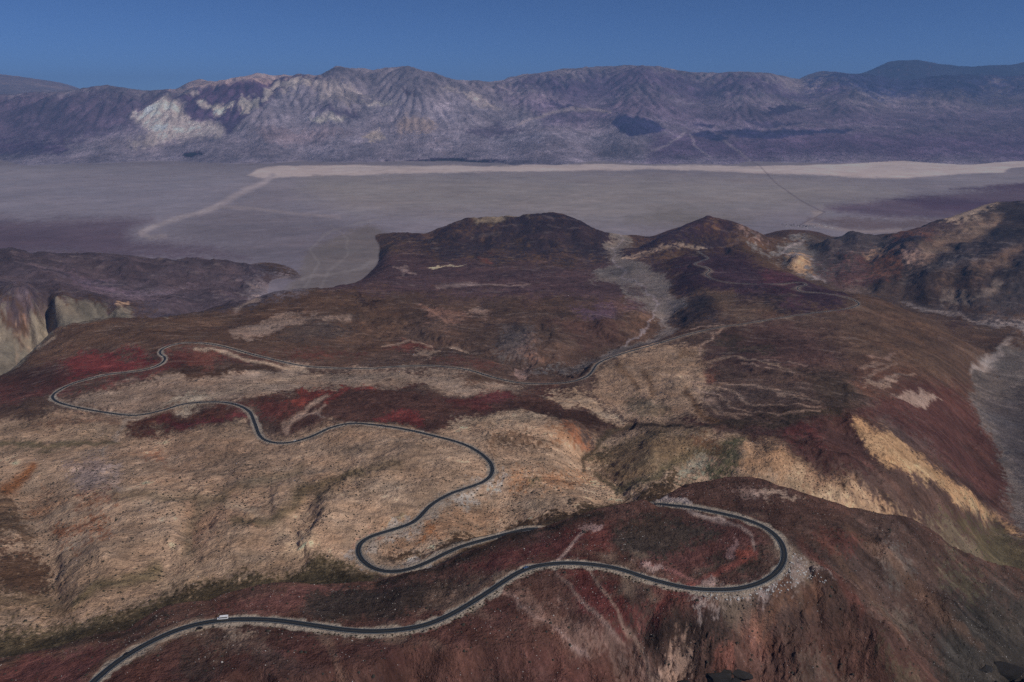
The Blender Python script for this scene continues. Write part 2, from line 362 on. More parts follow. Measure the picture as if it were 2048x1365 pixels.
GUL = """-10 22 B 455,925 430,985 395,1040 378,1100 340,1150
-8 16 B 700,930 640,1000 600,1050 590,1105 560,1150
-7 26 B 20,950 60,1010 85,1090 95,1180 120,1240
-6 14 B 540,1000 470,1010 400,1035
-6 14 B 300,900 380,930 455,925 560,905
-7 18 B 0,900 150,885 270,870 330,862
7 26 B 130,1020 220,1005 330,1000
8 26 B 150,1120 250,1085 340,1080
7 22 B 480,1110 520,1040 600,980
7 22 B 620,1080 680,1010 760,950 840,905
-6 12 B 1000,890 1080,885 1165,905
-7 14 B 1240,985 1180,945 1165,915 1215,885 1250,850
-6 12 B 1240,980 1290,950 1350,925 1420,905
-5 12 B 1010,905 1050,945 1120,955 1160,950
7 22 B 980,870 1060,850 1130,880
6 20 B 1300,880 1400,885 1480,900
-7 14 B 1250,850 1200,810 1170,775
-5 12 B 1330,850 1320,800 1290,760 1250,735
4 14 B 1230,720 1270,760 1290,800
5 14 B 1330,700 1350,740 1340,780
-6 14 B 830,800 900,785 960,800 1030,790
6 20 B 640,790 760,790 860,800
-5 12 B 420,780 520,760 640,750
5 16 B 60,830 200,850 330,850
-10 16 B 1600,880 1700,960 1780,1040 1830,1060
9 14 B 1640,900 1760,985 1860,1050
-12 14 B 1690,860 1760,930 1850,1010 1960,1060
9 14 B 1720,850 1800,920 1900,1000
-8 14 B 1600,740 1680,800 1800,860 1950,950
-7 14 B 1650,690 1720,760 1850,820
-7 10 B 650,600 700,640 780,650 860,668 930,680 985,700
-6 10 B 860,600 890,640 950,650 1000,640
8 16 B 800,610 850,620 880,640
-26 10 B 900,490 870,470
26 10 B 1020,440 1010,470 990,490
-28 10 B 1040,435 1040,465 1020,490
-28 10 B 950,445 950,470 930,490
24 10 B 1150,450 1180,470 1200,485
-26 10 B 1100,440 1130,470 1150,490
20 10 B 1400,440 1370,470 1330,490
-20 9 B 1420,445 1400,470 1380,490
-30 14 B 1700,470 1690,495 1680,515
30 14 B 1740,480 1720,500 1700,520
-42 14 B 1800,440 1770,470 1720,500
42 14 B 1940,440 1860,470 1790,510
-48 14 B 1980,450 1900,490 1820,530
42 14 B 2048,470 1960,505 1880,540
-48 14 B 2048,500 1980,540 1900,575
-40 12 B 60,505 90,530 150,560 230,580
36 12 B 20,520 60,550 120,570
-36 11 B 300,520 330,550 400,570 470,570
30 11 B 200,520 240,540 300,560
-8 14 A 1560,1200 1620,1260 1680,1330
9 16 A 1620,1160 1700,1230 1770,1310
-9 16 A 1690,1130 1770,1200 1850,1300 1900,1365
8 16 A 1780,1120 1860,1200 1950,1310
-9 16 A 1860,1110 1940,1190 2020,1290
-4 14 A 1340,1300 1380,1330 1400,1365
4 14 A 1420,1290 1450,1330 1470,1365
-4 14 A 1490,1260 1520,1310 1540,1360
-34 13 B 700,640 780,652 860,670 930,682 990,705 1050,738
-22 11 B 860,600 885,635 930,655 980,672 1020,700
-14 8 B 1150,640 1180,665 1230,690
12 8 B 1190,630 1225,655 1265,675
-14 8 B 1230,620 1265,640 1300,660
-14 9 B 1080,650 1100,680 1110,715
12 9 B 1040,650 1060,690 1075,715
-16 10 B 560,600 620,625 690,640
12 14 B 560,660 640,645 720,665
-10 9 B 1450,690 1560,700 1660,740
10 12 B 1500,730 1600,760 1700,780
-10 8 B 1700,640 1780,680 1860,740
9 8 B 1760,640 1830,690 1900,730
-30 10 B 400,520 420,545 480,565
26 10 B 450,525 480,545 530,560
-1.5 12 A 1185,1142 1215,1180 1258,1265 1300,1330
-1.5 18 A 1010,1170 1080,1215 1200,1290 1290,1350
2 30 A 1330,1060 1420,1060 1480,1080
-2 16 A 700,1230 850,1200 980,1160
2 20 A 640,1200 760,1190 880,1170"""
for ln in GUL.strip().split('\n'):
    a, b, c, rest = ln.split(' ', 3)
    carve(float(a), float(b), rest, ZA if c == 'A' else ZB)

# fractal relief, stronger on the ranges
rel = np.zeros((NV, NU), np.float32)
base_b = fbm(0.05, 0.07, 6, 100, 0.55) * 0.0016 + (ridged(0.022, 0.03, 4, 140, .6) - 1) * 0.0014 + (ridged(0.006, 0.009, 3, 160, .6) - 1) * 0.0006
rghB = np.zeros((NV, NU), np.float32)
DPX = (UU * 0)
def zone(pxs, feather=20, sheet=None):
    """soft mask 0..1 of a sight-line polygon on one sheet"""
    sheet = ZB if sheet is None else sheet
    pts = [cast(sheet, a, b) for a, b in parse(pxs)]
    return poly_mask([(a, float(wof(b))) for a, b in pts], feather)
def poly_mask(pts, feather, warp=1.0, full=True):
    pad = (feather + 14 * warp) / FPX
    bx = box(pts, pad)
    if bx is None: return None
    pu = U[bx[1]][None, :].astype(np.float32) + wu1[bx] * warp
    pw = WW[bx[0]][:, None] + ww1[bx] * warp
    pu, pw = np.broadcast_arrays(pu, pw)
    ins = np.zeros(pu.shape, bool)
    n = len(pts)
    for k in range(n):
        (a, b), (c, e) = pts[k], pts[(k + 1) % n]
        if b == e: continue
        cr = ((b > pw) != (e > pw)) & (pu < (c - a) * (pw - b) / (e - b) + a)
        ins ^= cr
    d = seg_dist(pu, pw, pts + [pts[0]]) * FPX
    sd_ = np.where(ins, d, -d) + (DITH[bx] * min(feather * 0.35, 6) * warp)
    return bx, sstep(-feather / 2, feather / 2, sd_).astype(np.float32)
def add_zone(arr, val, txt, feather=24, sheet=None):
    bx, m = zone(txt, feather, sheet)
    arr[bx] = arr[bx] * (1 - m) + val * m
rough = np.full((NV, NU), 0.55, np.float32)
rough[isA] = 0.22
rough[isM] = 1.0
add_zone(rough, 0.62, "0,860 500,800 900,800 1400,700 1600,800 1500,1000 900,1150 0,1320")
add_zone(rough, 0.7, "1560,480 1700,455 1800,450 1900,425 2048,390 2300,380 2300,640 1900,600 1700,560")
add_zone(rough, 0.8, "1600,850 1750,830 2000,1060 1900,1080 1600,980")
add_zone(rough, 1.0, "0,490 400,510 500,580 300,640 0,720")
add_zone(rough, 1.1, "1300,1260 1500,1190 1600,1060 1900,1080 2200,1150 2200,1450 1200,1450", 30, ZA)
for wtxt in ("1060,750 1150,735 1215,705 1270,690 1325,660 1300,620 1230,580 1190,560 1215,500 1235,465 1260,465 1260,500 1310,540 1350,590 1355,640 1330,680 1200,725",
             "1800,598 1900,625 2100,655 2100,680 1950,652 1850,625", "1990,700 2100,690 2100,1060 2030,1040 1960,960 1955,800 1950,740",
             "1540,490 1620,485 1680,500 1700,540 1640,550 1570,530"):
    add_zone(rough, 0.06, wtxt, 14)
Zs = (1 - np.exp(-np.maximum(ZB - ZV, 0) / 25))
rough = np.where(isB & (RR > 3000), rough * Zs, rough)
Z += np.where(isA | isB, base_b * RR * rough, 0)
crag = sstep(4, 22, s2_) * isA * sstep(60, 10, s1_)
Z += (crag * ((ridged(0.012, 0.02, 5, 170, .65) - 1.2) * 1.5)).astype(np.float32)
mamp = sstep(0, 450, Z) * isM
mrel = (ridged(0.026, 0.022, 6, 200, 0.6) - 1.0) * 62 + fbm(0.03, 0.03, 6, 240, 0.5) * 30
Z += mamp * mrel * (0.25 + 0.75 * sstep(500, 1500, Z)) * 0.42

# rain: droplets carve channels on the log-polar grid; flow is remembered for the colours
def blur(a, n=1):
    for _ in range(n):
        a = a.copy()
        a[1:-1] = (a[:-2] + 2 * a[1:-1] + a[2:]) / 4
        a[:, 1:-1] = (a[:, :-2] + 2 * a[:, 1:-1] + a[:, 2:]) / 4
    return a
def rain(nd, batches, steps, seed, jlo, jhi, ero=0.3):
    g = np.random.default_rng(seed)
    F = np.zeros((NV, NU), np.float32)
    for b in range(batches):
        Zb = Z.copy()
        y = g.uniform(jlo, jhi, nd).astype(np.float32); x = g.uniform(2, NU - 3, nd).astype(np.float32)
        dx = np.zeros(nd, np.float32); dy = dx.copy(); vel = dx + 1; wat = dx + 1; sed = dx.copy()
        alive = np.ones(nd, bool)
        for s in range(steps):
            i = y.astype(np.int32); j = x.astype(np.int32)
            fy = y - i; fx = x - j
            z00 = Z[i, j]; z01 = Z[i, j + 1]; z10 = Z[i + 1, j]; z11 = Z[i + 1, j + 1]
            r = Rr[i].astype(np.float32); cell = r * DU
            gx = ((z01 - z00) * (1 - fy) + (z11 - z10) * fy) / cell
            gy = ((z10 - z00) * (1 - fx) + (z11 - z01) * fx) / (r * DV)
            h = z00 * (1 - fy) * (1 - fx) + z01 * (1 - fy) * fx + z10 * fy * (1 - fx) + z11 * fy * fx
            dx = dx * 0.25 - gx * 0.75; dy = dy * 0.25 - gy * 0.75
            l = np.sqrt(dx * dx + dy * dy) + 1e-9
            dx /= l; dy /= l
            xn = x + dx; yn = y + dy * (DU / DV)
            ok = alive & (l > 1e-6) & (xn > 1) & (xn < NU - 3) & (yn > jlo - 1) & (yn < jhi + 1) & (yn > 1) & (yn < NV - 3)
            xn = np.where(ok, xn, x); yn = np.where(ok, yn, y)
            i2 = yn.astype(np.int32); j2 = xn.astype(np.int32); fy2 = yn - i2; fx2 = xn - j2
            h2 = Z[i2, j2] * (1 - fy2) * (1 - fx2) + Z[i2, j2 + 1] * (1 - fy2) * fx2 + Z[i2 + 1, j2] * fy2 * (1 - fx2) + Z[i2 + 1, j2 + 1] * fy2 * fx2
            dh = (h2 - h) / cell
            cap = np.maximum(-dh, 0.01) * vel * wat * 3.0
            up = dh > 0
            dep = np.where(up, np.minimum(dh, sed), np.maximum(sed - cap, 0) * 0.3)
            er = np.where(up | (sed > cap), 0, np.minimum((cap - sed) * ero, -dh))
            amt = np.clip(np.where(ok, dep - er, 0), -.12, .12)
            sed = sed - amt
            a = (amt * cell).astype(np.float32)
            np.add.at(Z, (i, j), a * (1 - fy) * (1 - fx)); np.add.at(Z, (i, j + 1), a * (1 - fy) * fx)
            np.add.at(Z, (i + 1, j), a * fy * (1 - fx)); np.add.at(Z, (i + 1, j + 1), a * fy * fx)
            np.add.at(F, (i, j), np.where(ok, wat, 0).astype(np.float32))
            vel = np.sqrt(np.maximum(vel * vel - dh * 2.0, 0.05)); vel = np.minimum(vel, 3)
            wat *= 0.985
            x, y, alive = xn, yn, ok
        Z[:] = Zb + blur(np.clip(np.nan_to_num(Z - Zb), -0.0035 * RR, 0.002 * RR), 1)
    return F
def blur(a, n=1):
    for _ in range(n):
        a = a.copy()
        a[1:-1] = (a[:-2] + 2 * a[1:-1] + a[2:]) / 4
        a[:, 1:-1] = (a[:, :-2] + 2 * a[:, 1:-1] + a[:, 2:]) / 4
    return a
vrow = lambda r: int((math.log(r) - V[0]) / DV)
Zpre = Z.copy()
FL = rain(30000, 8, 50, 5, 3, vrow(9000), 0.25) + rain(25000, 10, 60, 6, vrow(15500), vrow(30000), 0.35)
print('rain', time.time() - _T0)
dZ = blur(np.clip(Z - Zpre, -0.02 * RR, 0.01 * RR), 1)
kE = np.where(isM, 0.25 + 0.45 * sstep(300, 900, Z), np.where(isA, 0.5, 0.8)) * np.clip(rough * 1.3, 0.05, 1)
kE = np.where(isV, 0.0, kE)
Z = (Zpre + dZ * kE).astype(np.float32)
FL = blur(FL, 1)
FLn = np.log1p(FL); 

# ------------------------------------------------------------------ the road
def spline(pts, step):
    p = np.array(pts, float); out = []
    for k in range(len(p) - 1):
        p0 = p[max(k - 1, 0)]; p1 = p[k]; p2 = p[k + 1]; p3 = p[min(k + 2, len(p) - 1)]
        n = max(2, int(np.linalg.norm((p2 - p1)[:2]) / step))
        for t in np.arange(n) / n:
            out.append(0.5 * ((2 * p1) + (-p0 + p2) * t + (2 * p0 - 5 * p1 + 4 * p2 - p3) * t * t + (-p0 + 3 * p1 - 3 * p2 + p3) * t ** 3))
    out.append(p[-1])
    return np.array(out)
def smooth(a, n):
    a = a.copy()
    for _ in range(n):
        a[1:-1] = (a[:-2] + 2 * a[1:-1] + a[2:]) / 4
    return a
def world_line(pts3, step, sm):
    q = []
    for v in pts3:
        th, lr = P(*v); r = math.exp(lr)
        q.append((r * math.sin(th), r * math.cos(th), v[2]))
    q = spline(q, step)
    return smooth(q, sm)
def proj_(x, y, z):
    c, s = math.cos(PITCH), math.sin(PITCH)
    f = y * c - (z - CAMZ) * s
    return 1024 + FPX * x / f, 682.5 - FPX * (y * s + (z - CAMZ) * c) / f
RD = world_line(ROAD, 2.5, 6)
RD[:, 2] = smooth(RD[:, 2:3], 60)[:, 0]
SECT = [None]
def flatten_to(line, inner, outer, zoff):
    """cut / fill the ground to a line; returns distance field"""
    D = np.full((NV, NU), 1e6, np.float32); KI = np.zeros((NV, NU), np.int32); ZR = np.zeros((NV, NU), np.float32)
    th = np.arctan2(line[:, 0], line[:, 1]); rr = np.hypot(line[:, 0], line[:, 1])
    for k in range(0, len(line)):
        ext = outer * 1.05
        dj = int(ext / (rr[k] * DU)) + 2; di = int(ext / (rr[k] * DV)) + 2
        cj = int((th[k] - U[0]) / DU); ci = int((math.log(rr[k]) - V[0]) / DV)
        if cj < -dj or cj >= NU + dj: continue
        sj = slice(max(cj - dj, 0), min(cj + dj + 1, NU)); si = slice(max(ci - di, 0), min(ci + di + 1, NV))
        if sj.stop <= sj.start or si.stop <= si.start: continue
        X = RR[si, sj] * SU[sj][None, :]; Yy = RR[si, sj] * CU[sj][None, :]
        d = np.hypot(X - line[k, 0], Yy - line[k, 1])
        m = d < D[si, sj]
        D[si, sj] = np.where(m, d, D[si, sj]); KI[si, sj] = np.where(m, k, KI[si, sj]); ZR[si, sj] = np.where(m, line[k, 2], ZR[si, sj])
    return D, ZR, KI
SU = np.sin(U).astype(np.float32); CU = np.cos(U).astype(np.float32)
RDD, RDZ, RDK = flatten_to(RD, 0, 46.0, 0)
wid = 4.2 + 0.0015 * RR
_kx = np.array([proj_(*p) for p in RD])
_hid = ((_kx[:, 0] > 1085) & (_kx[:, 0] < 1322) & (_kx[:, 1] < 1075) & (_kx[:, 1] > 990) & (RD[:, 1] > 600)).astype(np.float32)
hid = np.convolve(_hid, np.ones(9) / 9, 'same')[RDK]
tt = sstep(0, 1, (RDD - wid) / ((7.0 + np.clip(np.abs(Z - RDZ), 0, 12) * 1.2 + RR * 0.002) * (1 - 0.65 * hid)))
Z = np.where(RDD < 46, Z * tt + (RDZ - 0.25) * (1 - tt), Z).astype(np.float32)
print('road', time.time() - _T0)
# ------------------------------------------------------------------ what the ground is made of, with painted rim shade
CA = np.zeros((NV, NU, 3), np.float32)
CA[isA] = lin((76, 55, 50)); CA[isB] = lin((75, 60, 56)); CA[isV] = lin((108, 102, 112)); CA[isM] = lin((97, 93, 113))
MASK = {'A': isA, 'B': isB, 'V': isV, 'M': isM}
SHEET = {'A': ZA, 'B': ZB, 'V': ZV, 'M': ZF}
MASK['V'] = isV | (isM & (Z < 3))
def paint(layer, col, f, mode, txt, warp=1.0, op=1.0):
    if layer in 'AB' and col[0] >= 108 and col[1] / col[0] > .7: col = [col[0] + 14, col[1] + 13, col[2] + 16]
    if layer in 'AB' and col[1] / col[0] <= .62:
        g_ = (col[0] + col[1] + col[2]) / 3; col = [col[0] * .80 + g_ * .20, col[1] * .8 + g_ * .2, col[2] * .8 + g_ * .2]
    if layer == 'V': warp *= 0.3
    if layer == 'M': warp *= 0.5
    sheet = SHEET[layer]; rmin = 15200.0 if layer == 'M' else 260.0
    pts = [cast(sheet, a, b, rmin) for a, b in parse(txt)]
    pts = [(a, float(wof(b))) for a, b in pts]
    if mode == 'p':
        res = poly_mask(pts, f, warp)
        if res is None: return
        bx, m = res
    else:
        wpx = float(mode)
        pad = (wpx * 3 + f) / FPX + 0.004
        bx = box(pts, pad)
        if bx is None: return
        d = seg_dist(U[bx[1]][None, :].astype(np.float32) + wu1[bx] * 0.5 * warp, WW[bx[0]][:, None] + ww1[bx] * 0.5 * warp, pts) * FPX
        m = sstep(wpx / 2 + f, max(wpx / 2 - f, 0), d)
    m = (m * MASK[layer][bx] * op)[..., None]
    CA[bx] = CA[bx] * (1 - m) + lin(col).astype(np.float32) * m
def paint_all(layer, txt):
    for ln in txt.strip().split('\n'):
        q = ln.split(' ', 3)
        col = [int(a) for a in q[0].split(',')]
        ff = q[1].split('/')
        paint(layer, col, float(ff[0]), q[2], q[3], float(ff[1]) if len(ff) > 1 else 1.0, float(ff[2]) if len(ff) > 2 else 1.0)

# columns: colour as it shows in daylight, painted rim shade included | feather / warp / opacity | p = patch or stroke width | outline
PA = """90,66,57 50 p -100,1300 300,1240 500,1190 640,1175 640,1225 400,1260 -100,1420
70,52,48 30 p 1290,980 1450,950 1560,965 1700,1005 1850,1060 2060,1150 1900,1150 1700,1100 1580,1060 1450,1010 1300,1005
92,54,50 14 p -40,1345 60,1318 150,1300 232,1284 222,1300 190,1330 150,1380 -60,1400
94,58,52 14 p 350,1250 400,1228 450,1212 520,1196 600,1180 690,1170 700,1190 600,1215 540,1228 440,1232 400,1245
84,60,53 10 p 240,1285 350,1245 420,1225 380,1250 300,1282
56,47,44 16 p 690,1178 800,1172 900,1160 1000,1150 985,1170 900,1210 800,1232 720,1245 590,1240 620,1200
88,72,64 12 p 860,1180 960,1150 1010,1145 960,1190 900,1220 840,1235
84,46,44 20 p 930,1130 1000,1108 1060,1088 1120,1062 1190,1055 1180,1088 1120,1120 1060,1120 980,1145
100,50,46 14/1/.7 p 1180,1060 1240,1045 1230,1090 1180,1110
82,50,47 40 p 1230,1050 1420,1030 1530,1080 1545,1120 1500,1150 1400,1160 1250,1120
58,49,45 18 p 1235,1052 1300,1036 1400,1040 1445,1066 1380,1090 1330,1112 1260,1122 1230,1090
60,50,46 16 p 1440,1115 1490,1110 1540,1100 1535,1130 1490,1145 1430,1150 1400,1145
74,50,47 60 p 200,1365 520,1255 700,1275 900,1250 1010,1190 1150,1280 1220,1365 1200,1450 100,1450
60,50,47 24/1/.8 p 380,1290 430,1290 450,1330 400,1365 360,1340
60,50,47 24/1/.7 p 480,1300 560,1290 600,1330 520,1350
88,72,64 30/1/.7 p 380,1270 470,1252 560,1258 540,1300 450,1310
100,78,68 12/1/.7 6 655,1270 675,1310 690,1365
80,57,51 26/1/.7 p 1060,1230 1120,1240 1150,1290 1060,1290 960,1330 900,1340 700,1320 900,1290
86,42,40 20 p 1120,1145 1185,1140 1230,1152 1350,1172 1440,1195 1420,1220 1340,1250 1250,1270 1210,1240 1160,1190
64,49,46 16 p 1228,1150 1290,1160 1304,1210 1290,1255 1262,1230 1240,1190
78,40,39 16 p 1330,1180 1450,1196 1440,1215 1350,1240 1310,1225
106,84,76 12/1/.75 p 1005,1172 1040,1165 1090,1195 1150,1228 1220,1285 1290,1345 1230,1335 1150,1280 1080,1235
110,88,74 4/1/.8 3 1183,1140 1200,1160 1213,1182 1240,1230 1258,1265 1280,1300 1300,1340
112,90,80 3/1/.7 4 1000,1180 1060,1215 1120,1260 1180,1310
110,88,76 3/1/.6 3 1110,1150 1170,1200 1215,1260 1250,1290
122,100,90 3/0.4 7 1112,1126 1135,1100 1160,1072 1180,1055
118,95,88 5 p 1155,1058 1170,1048 1195,1048 1205,1054 1190,1064 1165,1064
114,62,55 5 8 1380,1168 1430,1152 1470,1130 1490,1118 1515,1108
106,82,80 4 p 1458,1103 1464,1092 1474,1100 1478,1112 1468,1120 1457,1114
112,56,46 6 p 1475,1112 1510,1105 1518,1115 1490,1125
116,78,74 3/1/.8 4 1285,1128 1330,1140 1380,1152 1415,1163
118,96,88 5 p 1268,1124 1300,1126 1330,1140 1300,1140
118,98,90 5 p 1395,1165 1420,1160 1445,1168 1430,1176 1405,1176
110,92,82 4/1/.8 5 1370,1020 1420,1035 1460,1052 1500,1075 1512,1100
124,108,98 3 4 1355,1012 1400,1026 1450,1042
114,94,78 7 p 1500,984 1530,979 1570,990 1605,1003 1560,1002 1520,992
110,88,76 6/1/.6 p 1470,975 1510,978 1530,992 1480,990
68,54,50 60 p 1590,1050 1720,1015 1900,1090 2100,1170 2100,1420 1300,1420 1300,1270 1500,1200
52,48,46 60 p 1900,1160 2100,1180 2100,1420 1900,1420 1860,1300
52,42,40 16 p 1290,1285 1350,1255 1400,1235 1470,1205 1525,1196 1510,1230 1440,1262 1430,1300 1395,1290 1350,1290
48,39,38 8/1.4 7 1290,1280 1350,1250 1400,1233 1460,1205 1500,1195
118,94,78 14 p 1335,1300 1365,1280 1385,1300 1375,1340 1330,1365 1310,1340
112,68,58 14 p 1420,1300 1450,1283 1470,1305 1450,1345 1420,1335
92,68,56 10/1/.8 p 1500,1245 1540,1200 1570,1190 1575,1215 1530,1255 1490,1285
86,62,52 12/1/.7 p 1560,1180 1620,1175 1640,1210 1590,1220
84,56,50 20/1/.6 p 1480,1260 1540,1250 1560,1300 1500,1320
88,74,67 16/1/.7 p 1600,1290 1640,1320 1720,1365 1640,1380 1590,1340
86,78,73 16/1/.7 p 1770,1130 1820,1120 1830,1150 1800,1180 1770,1160
86,76,68 14/1/.6 p 1740,1200 1800,1215 1830,1250 1780,1240
88,68,58 10/1/.6 7 1640,1070 1700,1140 1760,1210 1800,1260
88,68,58 10/1/.6 7 1700,1060 1790,1140 1880,1230 1960,1290
88,50,44 12/1/.7 9 1600,1080 1660,1150 1720,1230
94,50,44 14/1/.6 p 1620,1060 1700,1070 1740,1100 1700,1110 1640,1090
88,82,64 16/1/.4 p 1880,1120 1930,1140 1980,1180 1930,1180 1890,1150
84,80,64 14/1/.4 p 1760,1310 1800,1330 1840,1380 1780,1380
108,94,86 10/1.2/.85 p 1372,1186 1430,1190 1500,1187 1545,1175 1572,1148 1582,1108 1596,1108 1612,1130 1640,1150 1655,1168 1610,1152 1585,1172 1545,1192 1490,1202 1440,1205 1400,1200
124,112,104 3 p 1298,1004 1330,996 1365,1000 1400,1014 1350,1012
124,104,86 10/1/.9 p 430,1262 470,1256 520,1257 500,1270 450,1275
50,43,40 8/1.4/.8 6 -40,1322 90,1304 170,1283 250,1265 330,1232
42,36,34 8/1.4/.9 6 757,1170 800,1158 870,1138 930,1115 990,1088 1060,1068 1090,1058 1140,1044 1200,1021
30,27,27 6 p 1300,1000 1330,985 1362,968 1380,974 1356,982 1325,992"""  # the closing dark entries paint shadow lines and cliff shade along the rim
